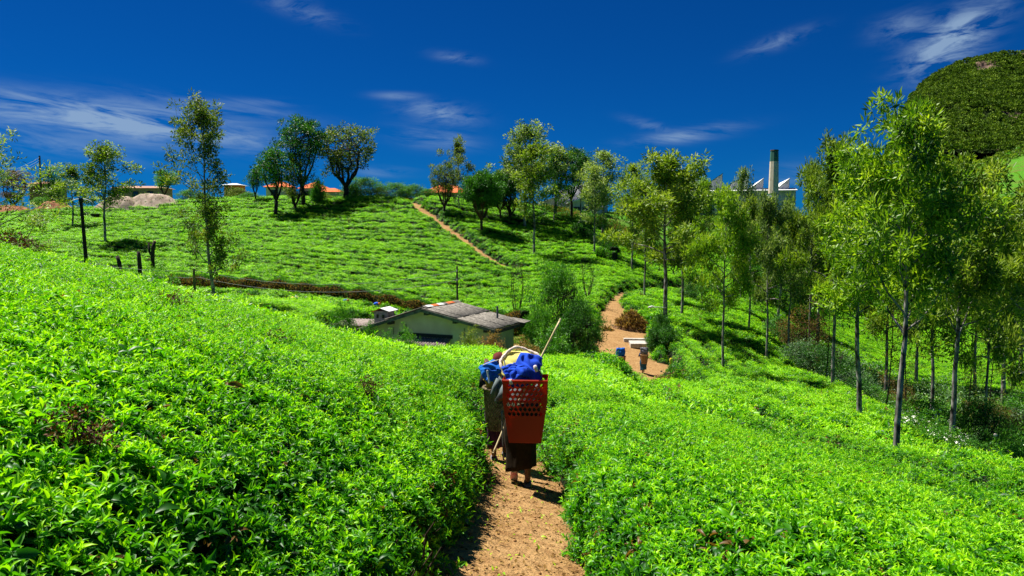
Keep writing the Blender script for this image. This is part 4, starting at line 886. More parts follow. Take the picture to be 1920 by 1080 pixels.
# ------------------------------------------------------------------ mountain
def mountain():
    cp = [1560, 1640, 1672, 1688, 1700, 1712, 1740, 1770, 1800, 1860, 1920, 2050, 2300, 2700, 3300]
    cy = [420, 340, 290, 235, 204, 181, 152, 136, 122, 104, 98, 92, 110, 170, 260]
    pxs = np.linspace(1560, 3300, 230); cr = np.interp(pxs, cp, cy); n = 80; V = []; 
    for j in range(n + 1):
        t = j / n
        for px, c in zip(pxs, cr):
            if t < .75:
                q = t / .75; d = 640 + 380 * q; b = max(288 + (px - 1900) * .02, c + 2); py = b + (c - b) * q**.85
                p = P(px, py, d)
            else:
                q = (t - .75) / .25; p = P(px, c, 1020); p = Vector((p.x * (1 + .25 * q), 1020 + 260 * q, p.z - 140 * q * q))
            V.append(p)
    V = np.array(V); am = np.minimum(1, (np.arange(n + 1) / n / .2))[:, None] * np.ones(len(pxs)); am = am.ravel() * (1 - .6 * (np.abs(np.repeat(np.arange(n + 1) / n, len(pxs)) - .75) < .03))
    V[:, 2] += am * (fbm(V[:, 0] / 60, V[:, 1] / 60, 5, 90) - .5) * 34
    pxa = np.tile(pxs, n + 1); rock = sstep(.66, .72, fbm(V[:, 0] / 26, V[:, 2] / 20, 4, 93) + .18 * np.exp(-((pxa - 1748) / 22)**2 - ((np.interp(np.repeat(np.arange(n + 1) / n, len(pxs)), [0, .75], [0, 1]) - .62) / .12)**2) + .25 * np.exp(-((pxa - 1705) / 14)**2))
    Fc = grid_faces(n + 1, len(pxs))
    def f(t, b):
        a = nn(t, 'ShaderNodeAttribute', attribute_name='rock'); g = nn(t, 'ShaderNodeNewGeometry'); z = nn(t, 'ShaderNodeTexNoise'); z.inputs['Scale'].default_value = .09; z.inputs['Detail'].default_value = 8
        t.links.new(g.outputs['Position'], z.inputs['Vector']); r = nn(t, 'ShaderNodeValToRGB'); e = r.color_ramp.elements; e[0].position = .35; e[0].color = (.05, .035, .03, 1); e[1].position = .65; e[1].color = (.22, .15, .11, 1)
        t.links.new(z.outputs[0], r.inputs[0]); m = nn(t, 'ShaderNodeMix', data_type='RGBA'); m.inputs[6].default_value = (.02, .035, .008, 1)
        t.links.new(a.outputs['Fac'], m.inputs[0]); t.links.new(r.outputs[0], m.inputs[7]); t.links.new(m.outputs[2], b.inputs['Base Color'])
        bp = nn(t, 'ShaderNodeBump'); bp.inputs['Distance'].default_value = 6; t.links.new(z.outputs[0], bp.inputs['Height']); t.links.new(bp.outputs[0], b.inputs['Normal'])
    me = mesh_np('mountain', V, Fc, [mat('mountain_rock', (.1, .1, .05), .95, .05, f)], True)
    a = me.attributes.new('rock', 'FLOAT', 'POINT'); a.data.foreach_set('value', rock.astype(np.float32))
    tag(link('mountain', me), kind='structure')
    a, b, c, d = (V[Fc[:, k]] for k in range(4)); ar = np.linalg.norm(np.cross(c - a, d - b) * .5, axis=1); ok = (pxa[Fc[:, 0]] < 2150) & (np.arange(len(Fc)) // (len(pxs) - 1) < n * .8)
    cnt = rng.poisson(ar * .060 * ok * (1 - .93 * rock[Fc].mean(1))); ix = np.repeat(np.arange(len(Fc)), cnt); s, t = rng.random(len(ix))[:, None], rng.random(len(ix))[:, None]
    p = (a[ix]*(1-s)+b[ix]*s)*(1-t) + (d[ix]*(1-s)+c[ix]*s)*t
    def crown(sd):
        r = np.random.default_rng(sd); m = 46; o = rdir(m, .6, r); bb = o * [.75, .75, .65] * r.uniform(.7, 1, (m, 1)) + [0, 0, .55]
        return leaves(bb, o + rdir(m, .2, r) * .8, rdir(m, .8, r), np.full(m, .5), np.full(m, .30), 'low', np.clip(r.normal(.35 + .15 * (sd % 3), .2, m), 0, 1))
    print('forest', len(p))
    scatter_ground('mountain_forest', (p, rng.uniform(2.6, 5.2, len(p)) , rng.integers(0, 4, len(p))), [crown(k) for k in range(4)], [M_FOREST] * 4, 'dense forest covering the steep mountain at the right', 'forest')
    # bushes on the lower slopes
    n = 6500; x = rng.uniform(60, 620, n); y = rng.uniform(150, 640, n); u = x / y; k = (u > .46) & (u < .95) & (fbm(x / 40, y / 40, 3, 5) > np.interp(y, [150, 250, 330, 600, 640], [.30, .40, .60, .60, .3])); x, y = x[k], y[k]
    p = np.stack([x, y, ground(x, y)], 1); sc = rng.uniform(1.2, 2.6, len(p)) * np.interp(y, [150, 260, 420, 640], [1.5, 1.3, .8, 1.6])
    def cr2(sd): v = crown(sd); return v
    scatter_ground('hillside_bushes', (p, sc, rng.integers(0, 4, len(p))), [cr2(10 + k) for k in range(4)], [M_SHRUB, M_FOREST, M_OLIVE, M_OAK], 'bushes scattered over the lower slope below the mountain', 'bushes')
mountain()

# ------------------------------------------------------------------ buildings
M_WALL = noisy((.74, .62, .44), (.88, .77, .57), 1.2, .9, .12, name='cream_render')
M_CREAM = noisy((.62, .52, .30), (.74, .64, .40), 1.5, .9, .1, name='yellow_render')
M_ASB = noisy((.085, .078, .066), (.27, .25, .215), 7, .95, .4, name='weathered_sheet', stretch=(1, 2, 1))
M_ASB2 = noisy((.22, .17, .15), (.45, .38, .34), 5, .95, .4, name='pinkish_sheet')
M_WOOD = noisy((.04, .032, .028), (.11, .09, .08), 7, .85, .3, name='dark_timber')
M_BARGE = noisy((.10, .095, .09), (.24, .23, .21), 5, .9, .2, name='grey_board')
M_ORANGE = noisy((.50, .10, .03), (.72, .19, .06), 4, .85, .2, name='orange_tile')
M_WHITEP = noisy((.62, .62, .60), (.82, .82, .80), 3, .7, .1, name='white_sheet')
M_GLASS = mat('dark_glass', (.02, .025, .03), .15, .6)
M_GREYW = noisy((.42, .42, .46), (.54, .54, .57), .8, .9, .1, name='grey_factory_wall')
M_GREEN = mat('green_paint', (.035, .13, .09), .6, .4)
M_STACK = noisy((.55, .44, .33), (.68, .58, .46), 1.5, .9, .1, name='chimney_render')
M_CONC = noisy((.34, .31, .27), (.56, .52, .45), 6, .9, .3, name='concrete')
def corr(m, x0, x1, y0, y1, z, n, amp, axis='x', per=6):
    """corrugated sheet: z(x,y) given, ridges running down the slope"""
    nu = n * per
    def f(u, v):
        x = x0 + (x1 - x0) * u; y = y0 + (y1 - y0) * v
        w = (u if axis == 'x' else v); return Vector((x, y, z(x, y) + amp * math.sin(w * n * 2 * math.pi)))
    if axis == 'x': m.sheet(f, nu, 2)
    else: m.sheet(f, 2, nu)
def white_house():
    o3 = P(798, 560, 42.5); zg = P(798, 672, 42.5).z - .9
    h = empty('house', (o3.x, 42.5, zg), 'low cream-walled house with weathered grey roof and corrugated awning', 'house', rz=-R(24))
    AP, LE, RE, D = 3.80, 2.22, 2.86, 3.3; xl, xr = -4.45, 4.05
    zr = lambda x: AP + (x + 0.0) * ((AP - LE) / 5.0) if x < 0 else AP - x * ((AP - RE) / 4.5)
    m = MB(); T_ = .12
    m.add([(xl, 0, -.6), (xr, 0, -.6), (xr, 0, zr(xr) - .1), (0, 0, AP - .1), (xl, 0, zr(xl) - .1), (xl, .2, -.6), (xr, .2, -.6), (xr, .2, zr(xr) - .1), (0, .2, AP - .1), (xl, .2, zr(xl) - .1)],
          [(0, 1, 2, 3, 4), (9, 8, 7, 6, 5), (0, 5, 6, 1), (4, 3, 8, 9), (3, 2, 7, 8)]); m.build('front_wall', M_WALL, h)
    m = MB(); m.box((xr - .08, D / 2 + .1, zr(xr) / 2 - .35), (.16, D - .24, zr(xr) + .5)); m.box((xl + .08, D / 2 + .1, zr(xl) / 2 - .35), (.16, D - .24, zr(xl) + .5)); m.box((-.2, D - .1, 1), (8.1, .16, 3.2)); m.build('wall', M_CREAM, h)
    m = MB(); m.box((xr + .01, 1.5, 1.2), (.05, .7, .9)); w = m.build('window', M_WOOD, h); m = MB(); m.box((xr + .04, 1.5, 1.2), (.02, .5, .7)); m.build('pane', M_GLASS, w)
    # roof sheets: five columns deep, two down each slope
    for side, (xa, xb) in (('l', (-5.0, 0)), ('r', (0, 4.55))):
        for r_ in range(2):
            for c in range(6):
                ya = -.45 + c * (D + .9) / 6; yb = ya + (D + .9) / 6 + .04; xs = xa + (xb - xa) * r_ / 2; xe = xa + (xb - xa) * (r_ + 1) / 2
                up = .02 * ((c + r_) % 2) + random.uniform(0, .03) + (.03 if (side == 'l') == (r_ == 1) else 0)
                m = MB(); corr(m, xs, xe, ya, yb, lambda x, y: zr(x) + up + random.uniform(-.004, .004), 7, .028, 'y', 4); m.build('roof_sheet', M_ASB, h, True, solid=.012)
    for k in range(13):
        y = -.42 + k * (D + .9) / 13; m = MB()
        m.sheet(lambda u, v: Vector((-.22 + .44 * u, y + v * .44, AP + .15 - abs(u - .5) * .16 + (.01 if k % 2 else 0))), 4, 1)
        o = m.build('ridge_tile', M_ORANGE if k in (3, 4, 8, 9, 10) else M_WHITEP if k in (1, 2, 5, 6) else M_ASB, h, solid=.02)
        if k in (3, 4, 8, 9, 10): o['label'] = 'orange ridge tile'
        elif k in (1, 2, 5, 6): o['label'] = 'whitish ridge tile'
    for xa, xb in ((-5.05, 0), (0, 4.6)):
        m = MB(); m.quad((xa, -.5, zr(xa) - .17), (xb, -.5, zr(xb) - .17), (xb, -.5, zr(xb) + .0), (xa, -.5, zr(xa) + .0), .04); m.build('barge_board', M_BARGE, h)
    m = MB(); m.box((4.58, D / 2, RE - .14), (.05, D + .9, .2)); m.build('fascia', M_WOOD, h)
    for x in (-4.6, -2.2, .25, 2.1, 4.0):
        m = MB(); m.box((x, -.22, zr(x) - .22), (.22, .5, .16)); m.build('beam_end', M_WOOD, h)
    # awning
    for k in range(5):
        xa = -1.75 + k * .68; m = MB(); dz = random.uniform(-.02, .02)
        corr(m, xa, xa + .70, -1.0, 0, lambda x, y: 2.12 + y * .34 + dz + (k % 2) * .02, 4, .045, 'x', 8); m.build('awning_sheet', M_ASB2, h, True, solid=.012)
    m = MB(); m.quad((-1.8, -.03, 2.14), (1.75, -.03, 2.14), (1.75, -.03, 2.34), (-1.8, -.03, 2.34), .02); m.build('strip_above_awning', mat('dark_blue_grey', (.03, .035, .04), .7), h)  # thin dark strip on the wall just above the awning sheets
    for x in (-1.6, 1.45): m = MB(); m.tube([(x, -.92, 1.76), (x, -.03, 1.2)], .03, 6); m.build('bracket', M_WOOD, h)
    m = MB(); m.box((0, -.02, 1.1), (2.6, .05, .9)); w = m.build('window', M_WOOD, h)
    for x in (-.85, 0, .85): m = MB(); m.box((x, -.05, 1.1), (.72, .02, .75)); m.build('pane', M_GLASS, w)
    for x in (-2.15, -1.3, 2.5): m = MB(); m.tube([(x, -.04, zr(x) - (.55 if x < 0 else .5)), (x, -.04, zr(x) - .95)], .018, 5); m.build('conduit', M_WOOD, h)
    m = MB(); m.tube([(4.5, -.35, RE - .1), (4.5, -.35, -.8)], .045, 8); m.build('downpipe', mat('blue_grey_pipe', (.09, .12, .15), .5), h)
    m = MB(); m.tube([(3.4, D - .9, zr(3.4)), (3.4, D - .9, zr(3.4) + .75)], .06, 8); m.build('vent_pipe', mat('pipe_grey', (.09, .1, .12), .6), h)
    m = MB(); m.quad((3.7, 2.9, RE + .14), (4.9, 2.9, RE + .02), (4.9, 3.9, RE + .05), (3.7, 3.9, RE + .2), .05); m.build('side_roof', M_ASB, h)
    # smoke box on the roof, a thing of its own look: kept as the chimney with parts
    cx, cy, cz = -3.55, 1.1, zr(-3.55) - .1
    M = h.matrix_basis
    ch = MB(); ch.box((cx, cy, cz + .42), (.92, .8, .84)); co = ch.build('chimney', noisy((.16, .16, .17), (.34, .34, .35), 6, .9, .3, name='sooty_block'), h)
    for x in (-.2, .2): m = MB(); m.box((cx + x, cy - .41, cz + .52), (.15, .03, .22)); m.build('opening', M_GLASS, co)
    m = MB(); m.box((cx + .47, cy - .05, cz + .5), (.03, .3, .34)); m.build('opening', M_GLASS, co)
    m = MB(); m.quad((cx - .62, cy - .5, cz + .78), (cx + .05, cy - .55, cz + 1.02), (cx + .05, cy + .5, cz + 1.05), (cx - .62, cy + .5, cz + .8), .03); m.build('cap_sheet', M_ORANGE, co)['label'] = 'rusty orange cap sheet'
    m = MB(); m.quad((cx + .06, cy - .55, cz + 1.03), (cx + .68, cy - .5, cz + .86), (cx + .68, cy + .5, cz + .88), (cx + .06, cy + .5, cz + 1.06), .03); m.build('cap_sheet', M_WHITEP, co)['label'] = 'white cap sheet'
white_house()
def outshed():
    p = P(640, 610, 47.5); s = empty('shed', (p.x, p.y, gz(p.x, p.y)), 'low shed with a flat purplish roof left of the house', 'shed', rz=-R(14)); zt = p.z - gz(p.x, p.y)
    m = MB(); m.box((0, 1.2, zt / 2 - .2), (3.0, 2.2, zt + .3)); m.build('wall', M_CREAM, s)
    for k in range(4):
        m = MB(); corr(m, -1.75 + k * .88, -.85 + k * .88, -.1, 2.5, lambda x, y: zt + .02 + y * .05 + .01 * (k % 2), 4, .03, 'x', 6); m.build('roof_sheet', M_ASB2, s, True, solid=.012)
outshed()
def tiled_house(px, py_r, d, w, dep, rise, wall_h, rz, label, wallm, roofm, extra=True, name='house', cat='house'):
    """hipped roof, ridge seen at py_r"""
    zt = P(px, py_r, d).z; x = P(px, py_r, d).x; b = zt - rise - wall_h
    h = empty(name, (x, d, b), label, cat, rz=rz)
    m = MB(); m.box((0, 0, wall_h / 2 - .6), (w, dep, wall_h + 1.2)); wl = m.build('wall', wallm, h)
    e = .5; a, c = w / 2 + e, dep / 2 + e; z0 = wall_h + .02; r = w / 2 - dep * .35
    m = MB(); m.add([(-a, -c, z0), (a, -c, z0), (a, c, z0), (-a, c, z0), (-r, 0, z0 + rise), (r, 0, z0 + rise)], [(0, 1, 5, 4), (1, 2, 5), (2, 3, 4, 5), (3, 0, 4), (3, 2, 1, 0)]); rf = m.build('roof', roofm, h)
    for k in range(int(w / 2.6)):
        xx = -w / 2 + 1.4 + k * 2.6; m = MB(); m.box((xx, -dep / 2 - .02, wall_h * .52), (1.1, .06, 1.1)); fr = m.build('window', M_WOOD, h); m = MB(); m.box((xx, -dep / 2 - .06, wall_h * .52), (.9, .03, .9)); m.build('pane', M_GLASS, fr)
    if extra: m = MB(); m.box((-r * .55, .2, z0 + rise), (.7, .6, .9)); m.build('chimney', mat('brick_red', (.22, .05, .03), .9), h)
tiled_house(838, 347, 130, 6.6, 5, 1.5, 2.4, R(-8), 'cream house with bright orange hipped roof and red chimney on the crest', M_CREAM, M_ORANGE)
tiled_house(527, 341, 136, 4.6, 5, 1.1, 2.2, R(10), 'orange-roofed building behind the gnarled trees on the crest', M_WALL, M_ORANGE, False)
tiled_house(590, 342, 138, 3.4, 4, 1.2, 2.2, R(-20), 'orange roof showing under the tall many-stemmed tree', M_WHITEP, M_ORANGE, False)
tiled_house(622, 353, 137, 4.0, 4, .8, 2.2, R(-5), 'small orange roof behind the clipped round bush', M_WALL, M_ORANGE, False)
tiled_house(440, 344, 138, 2.8, 3, .4, 2.2, R(0), 'white-roofed hut with a rusty end beside the very tall slim tree', M_ORANGE, M_WHITEP, False, 'hut', 'hut')
tiled_house(90, 341, 134, 4.4, 4, .5, 2.4, R(6), 'brown hut with a flat tiled roof near the utility pole', noisy((.28, .18, .12), (.4, .27, .18), 3, name='brown_wall'), noisy((.35, .15, .09), (.5, .24, .16), 3, name='dull_red_roof'), False, 'hut', 'hut')
tiled_house(268, 349, 138, 9, 4, .5, 2.2, R(3), 'long low building behind the grey earth mound', noisy((.3, .2, .14), (.42, .3, .2), 3, name='tan_wall'), noisy((.32, .17, .12), (.45, .28, .2), 3, name='brown_roof'), False, 'building', 'building')

def factory():
    d = 172; zb = P(1400, 385, d).z
    f = empty('factory', (P(1400, 385, d).x, d, zb), 'grey factory with a row of saw-tooth gables and white roof slopes', 'factory', rz=R(-12)); fx = P(1400, 385, d).x
    def L(px, py): p = P(px, py, d); return p.x - fx, p.z - zb
    teeth = [(1332, 1356, 325), (1372, 1403, 327), (1411, 1430, 335), (1457, 1476, 336), (1290, 1312, 322)]; 
    for a, b, top in teeth:
        xa, za = L(a, top + 17); xb, zt = L(b, top); x2, z2 = L(b + 15, 362); dep = 16
        m = MB(); pts = [(xa, za), (xb, zt), (xb, -7), (xa, -7)]
        m.add([(x, 0, z) for x, z in pts] + [(x, dep, z) for x, z in pts], [(3, 2, 1, 0), (4, 5, 6, 7), (1, 2, 6, 5), (0, 4, 7, 3)]); g = m.build('gable_wall', M_GREYW, f)
        m = MB(); m.quad((xa - .25, -.35, za - .02), (xb + .1, -.35, zt + .12), (xb + .1, dep, zt + .12), (xa - .25, dep, za - .02), .12); m.build('roof_slope', M_WHITEP, f)
        m = MB(); m.quad((xa - .3, -.45, za - .22), (xb + .14, -.45, zt - .05), (xb + .14, -.45, zt + .14), (xa - .3, -.45, za - .02), .06); m.build('verge', M_GREEN, f)
        m = MB(); m.box((xb + .06, dep / 2, zt - .9), (.08, dep - 1, 1.4)); m.build('skylight', M_GLASS, f)
    x0, _ = L(1285, 0); x1, z1 = L(1488, 353)
    m = MB(); m.box(((x0 + x1) / 2, 3, (z1 - 7) / 2), (x1 - x0, 5.4, z1 + 7)); m.build('main_wall', M_GREYW, f)
    m = MB(); m.box(((x0 + x1) / 2, -.9, z1 - .5), (x1 - x0, 2.6, .14), Matrix.Rotation(R(8), 3, 'X')); m.build('lean_to_roof', M_WHITEP, f)
    for k in range(9):
        m = MB(); x = x0 + 2 + k * (x1 - x0 - 3) / 9; m.box((x, .25, z1 - 2.1), (1.5, .12, 1.3)); w = m.build('window', M_WOOD, f); m = MB(); m.box((x, .17, z1 - 2.1), (1.25, .06, 1.05)); m.build('pane', M_GLASS, w)
    # chimney stack stands clear of the front wall
    dc = 164; p = P(1450, 365, dc); zt = P(1450, 281, dc).z; s = empty('factory_chimney', (p.x, dc, p.z), 'tall tapering cream factory chimney with a dark green painted top', 'chimney'); H = zt - p.z
    def oct_(r, z, k=8): return [(r * math.cos(2 * math.pi * i / k + .39), r * math.sin(2 * math.pi * i / k + .39), z) for i in range(k)]
    def pris(z0, r0, z1, r1): m = MB(); m.add(oct_(r0, z0) + oct_(r1, z1), [(i, (i + 1) % 8, 8 + (i + 1) % 8, 8 + i) for i in range(8)] + [tuple(range(7, -1, -1)), tuple(range(8, 16))]); return m
    pris(.2, 1.08, H * .74, .92).build('shaft', M_STACK, s); pris(H * .74, .925, H - .25, .84).build('painted_top', M_GREEN, s)
    pris(H - .25, .9, H, .86).build('rim', mat('soot', (.06, .04, .03), .9), s); pris(-.15, 1.25, .2, 1.2).build('collar', M_GREEN, s); pris(-7, 1.6, -.15, 1.5).build('plinth', M_GREYW, s)
factory()
def sheds():
    for (px0, px1, t0, t1, d, lab) in ((1052, 1140, 358, 330, 150, 'upper grey shed with a white-edged sloping roof behind the crest trees'), (1018, 1092, 378, 352, 140, 'lower grey shed with a white-edged roof left of the hedge block'), (1070, 1128, 378, 362, 136, 'small grey lean-to beside the lower grey shed')):
        a = P(px0, t0, d); b = P(px1, t1, d); zb = min(a.z, b.z) - 6; s = empty('shed', (a.x, d, zb), lab, 'shed'); w = b.x - a.x; za, zz = a.z - zb, b.z - zb
        m = MB(); m.add([(0, 0, 0), (w, 0, 0), (w, 0, zz), (0, 0, za), (0, 9, 0), (w, 9, 0), (w, 9, zz), (0, 9, za)], [(0, 1, 2, 3), (7, 6, 5, 4), (1, 5, 6, 2), (4, 0, 3, 7)]); m.build('wall', M_GREYW, s)
        m = MB(); m.quad((-.6, -.6, za - .1), (w + .5, -.6, zz + .12), (w + .5, 9.5, zz + .12), (-.6, 9.5, za - .1), .2); m.build('roof', M_WHITEP, s)
        for k in range(3): m = MB(); m.box((w * (.2 + .28 * k), -.02, min(za, zz) - 1.4), (1.1, .1, .9)); m.build('window', M_GLASS, s)
sheds()

# ------------------------------------------------------------------ poles, wires, stumps, heaps
def utility_pole(px, top, d, base_dz, label, rad=.11, lean=0.0, cross=True):
    x = P(px, top, d).x; zt = P(px, top, d).z; zb = gz(x, d); p = empty('utility_pole', (x, d, zb), label, 'pole')
    m = MB(); m.tube([(0, 0, -.4), (-lean * (zt - zb) * .5, 0, (zt - zb) * .5), (-lean * (zt - zb), 0, zt - zb)], [rad * 1.15, rad, rad * .85], 8); m.build('shaft', M_WOOD, p)
    hh = zt - zb
    if cross:
        for dz in (.35, 1.0):
            m = MB(); m.tube([(-lean * hh, -.14, hh - dz), (-lean * hh, .14, hh - dz)], .03, 6); b = m.build('bracket', M_WOOD, p)
            for s in (-1, 1): m = MB(); m.tube([(-lean * hh, s * .14, hh - dz - .04), (-lean * hh, s * .14, hh - dz + .1)], .035, 8); m.build('insulator', M_WHITEP, b)
    return Vector((x - lean * hh, d, zb + hh))
def wire(a, b, sag, label, r=.012):
    a, b = Vector(a), Vector(b); pts = [a.lerp(b, t / 24) - Vector((0, 0, sag * 4 * (t / 24) * (1 - t / 24))) for t in range(25)]
    m = MB(); m.tube([p - a for p in pts], r, 5); o = m.build('overhead_wire', mat('wire', (.35, .35, .36), .5), None); o.location = a; tag(o, label, 'wire', 'overhead wires')
t1 = utility_pole(857, 499, 53.5, 0, 'thin dark wooden pole standing behind the white house roof', .075)
t0 = utility_pole(74, 292, 127, 0, 'tall dark utility pole on the skyline at the far left', .16)
fp = on(372, 57); p = empty('fence_post', fp, 'short dark post left of the very tall slim tree', 'post'); m = MB(); hp_ = P(372, 504, 57).z - fp.z; m.tube([(0, 0, -.3), (0, 0, hp_)], .09, 7); m.build('post', M_WOOD, p)
for k, (dz, lab) in enumerate(((.35, 'upper wire from the pole behind the house to the left'), (1.0, 'lower wire from the pole behind the house to the left'))):
    e = P(372, 508 + 12 * k, 57); wire(t1 - Vector((0, 0, dz)), e, 1.0, lab, .014); wire(e, P(60, 470 + 16 * k, 62), .5, ('upper' if k == 0 else 'lower') + ' wire running on past the short post to the left edge', .014)
for k in range(3): wire(t0 - Vector((0, 0, .3 + .4 * k)), P(-60, 338 + 8 * k, 110), .7, ['top', 'middle', 'lowest'][k] + ' wire from the skyline utility pole to the left', .018)
wire(t0 - Vector((0, 0, .4)), P(330, 372, 150), 1.5, 'faint wire sagging right from the skyline utility pole', .012)
def bent_lamp():
    d = 60; x = P(164, 492, d).x; zb = gz(x, d); zt = P(152, 378, d).z; xt = P(152, 378, d).x - x
    p = empty('lamp_post', (x, d, zb), 'slightly leaning black post with curved pale arms at its top', 'lamp post'); H = zt - zb
    m = MB(); m.tube([(0, 0, -.4), (xt * .3, 0, H * .45), (xt, 0, H)], [.17, .15, .12], 9); m.build('post', mat('black_post', (.012, .01, .01), .8), p)
    m = MB(); m.tube([(xt, 0, H - .05), (xt, 0, H + .28)], .16, 8); m.build('cap', mat('black_cap', (.02, .015, .015), .8), p)
    for s in (-1, 1):
        pts = [(xt + s * .95 * math.sin(t / 8 * 1.7), 0, H + .12 + .45 * math.cos(t / 8 * 1.7) - .35) for t in range(9)]; m = MB(); m.tube(pts, .035, 6); m.build('arm', M_WHITEP, p)
bent_lamp()
def lamp():
    b = on(1247, 57); z = P(1226, 577, 56.6); s = empty('street_lamp', (b.x - .1, 56.6, z.z), 'small street lamp arm fixed to the trunk above the yard', 'lamp'); dx = z.x - b.x
    m = MB(); m.tube([(0, 0, 0), (dx * .6, 0, .06), (dx + .1, 0, .03)], .03, 6); m.build('arm', M_WHITEP, s)
    m = MB(); m.tube([(0, 0, -.75), (dx * .55, 0, .02)], .022, 5); m.build('brace', M_WOOD, s)
    m = MB(); m.tube([(dx + .12, 0, .06), (dx - .05, 0, .08), (dx - .28, 0, .03), (dx - .34, 0, .0)], [.05, .09, .08, .03], 8); m.build('lamp_head', M_WHITEP, s)
lamp()
for (pb, pt, kx, dd, lb) in (((236, 506), (228, 480), -.35, 72, 'leftmost of three dark tree stumps above the road bank'), ((272, 499), (267, 472), -.1, 74, 'middle one of three dark tree stumps, upright'), ((296, 484), (305, 452), .4, 78, 'right one of three stumps, forked and taller')):
    b = on(pb[0], dd); h = max(1.9, (P(pt[0], pt[1], dd).z - b.z)); s = empty('tree_stump', b, lb, 'stump', 'cut stumps among the tea'); m = MB()
    m.tube([(0, 0, -.3), (.02, 0, h * .5), (kx * .25, 0, h * .8), (kx * .75, 0, h)], [.24, .2, .19, .15], 8); m.build('trunk', M_BARKD, s, True)
    if kx > .3: m = MB(); m.tube([(.05, 0, h * .55), (-.28, 0, h * .7), (-.32, 0, h * .95)], [.14, .12, .09], 7); m.build('branch', M_BARKD, s, True)
    m = MB(); m.tube([(kx * .75, -.01, h), (kx * .78, -.01, h + .03)], .13, 8); m.build('cut_end', noisy((.3, .16, .09), (.45, .28, .18), 8, name='cut_wood'), s)
def heap(name, px, d, w, dep, h, mt, label, cat, twigs=0, seed=0, dz=0, tm=None):
    b = on(px, d, dz); e = empty(name, b, label, cat); m = MB(); n = 26
    def f(u, v):
        x = (u - .5) * 2; y = (v - .5) * 2; r = math.hypot(x, y); nz = float(fbm(np.array([x * 2.2 + seed]), np.array([y * 2.2]), 4, seed)[0])
        z = h * max(0, 1 - r**1.5) * (.65 + .7 * nz) + .05 * h * nz; wx = x * w / 2; wy = y * dep / 2
        return Vector((wx, wy, z + gz(b.x + wx, b.y + wy) - b.z - .03))
    m.sheet(f, n, n); m.build('heap', mt, e, True)
    if twigs:
        r = np.random.default_rng(seed); q = r.uniform(.1, .9, (twigs, 2)); pts = np.array([f(a, b_) for a, b_ in q]); k = np.hypot(q[:, 0] - .5, q[:, 1] - .5) < .46; pts = pts[k]
        a = leaves(pts, rdir(len(pts), .2, r), rdir(len(pts), 1, r), r.uniform(.15, .5, len(pts)), r.uniform(.02, .08, len(pts)), 'low', r.random(len(pts))); link('litter', mesh_np('litter', a[0], a[1], [tm or M_DRY], False, a[2]), e)
M_SAND = noisy((.26, .19, .14), (.46, .37, .29), 1.1, .95, .8, bdist=.1, name='grey_spoil'); M_CLAY = noisy((.20, .075, .035), (.36, .16, .08), 1.2, .95, .8, bdist=.1, name='red_spoil')
heap('earth_mound', 292, 119, 11.5, 7, 2.7, M_SAND, 'grey-brown mound of spoil on the left crest', 'mound', 500, 3, tm=M_GRASS)
heap('earth_mound', 235, 118, 9, 6, 2.5, M_SAND, 'lower shoulder of spoil left of the grey-brown mound', 'mound', 300, 4, tm=M_GRASS)
heap('earth_mound', 112, 118, 8, 5, 1.9, M_CLAY, 'reddish earth mound behind the row of black tubs', 'mound', 200, 5)
heap('earth_mound', 30, 119, 9, 5, 1.5, M_CLAY, 'reddish earth mound at the left edge', 'mound', 200, 6)
heap('brush_pile', 1184, 57.5, 3.1, 2.4, 1.15, noisy((.06, .03, .015), (.2, .11, .05), 7, .95, .8, name='brown_litter'), 'heap of brown cut branches in the yard', 'brush pile', 2600, 7)
heap('brush_pile', 1243, 39.5, 1.3, 1.2, .45, noisy((.12, .06, .03), (.25, .14, .07), 7, name='pale_litter'), 'small heap of dry twigs at the lower end of the yard', 'brush pile', 700, 8)
heap('brush_pile', 1135, 56, 1.3, .8, .12, noisy((.12, .06, .03), (.25, .14, .07), 7, name='thin_litter'), 'thin scatter of twigs on the yard beside the big heap', 'brush pile', 250, 9)
heap('brush_pile', 935, 40.3, 3.6, 1.6, .75, noisy((.10, .05, .02), (.24, .14, .06), 7, name='hay_litter'), 'long heap of dry cut stems before the right end of the house', 'brush pile', 1600, 10)
for i, px in enumerate((117, 139, 172, 194)):
    b = on(px, 112, .35); e = empty('black_tub', b, ['leftmost', 'second from the left', 'third from the left', 'rightmost'][i] + ' black tub in the row on the left crest', 'tub', 'black tubs on the crest'); m = MB()
    m.tube([(0, 0, 0), (0, 0, .75)], [.5, .68], 12); m.build('tub', mat('black_plastic', (.01, .01, .01), .5), e); m = MB(); m.tube([(0, 0, .72), (0, 0, .8)], .73, 12); m.build('rim', mat('black_rim', (.02, .02, .02), .4), e)
def slab():
    b = on(1197, 51); e = empty('concrete_slab', b, 'pale concrete slab with a raised back edge on the right of the yard', 'slab', rz=R(-4))
    m = MB(); m.box((0, -.15, .16), (1.35, 1.5, .32)); m.build('base', M_CONC, e, bevel=.03); m = MB(); m.box((-.05, .9, .22), (1.9, .4, .42)); m.build('back_step', M_CONC, e, bevel=.03)
slab()
for i, (px, d, h) in enumerate(((961, 41.2, 1.3), (977, 45, 1.5), (1118, 62, .9))):
    b = on(px, d); e = empty('fence_post', b, ['thin bluish post standing behind the walkers', 'dark post beside the bare earth right of the house', 'short post at the upper left of the yard'][i], 'post'); m = MB(); m.tube([(0, 0, -.2), (0, 0, h)], .05, 7); m.build('post', M_WOOD, e); m = MB(); m.tube([(0, 0, h), (0, 0, h + .03)], .06, 7); m.build('cap', M_BARGE, e)
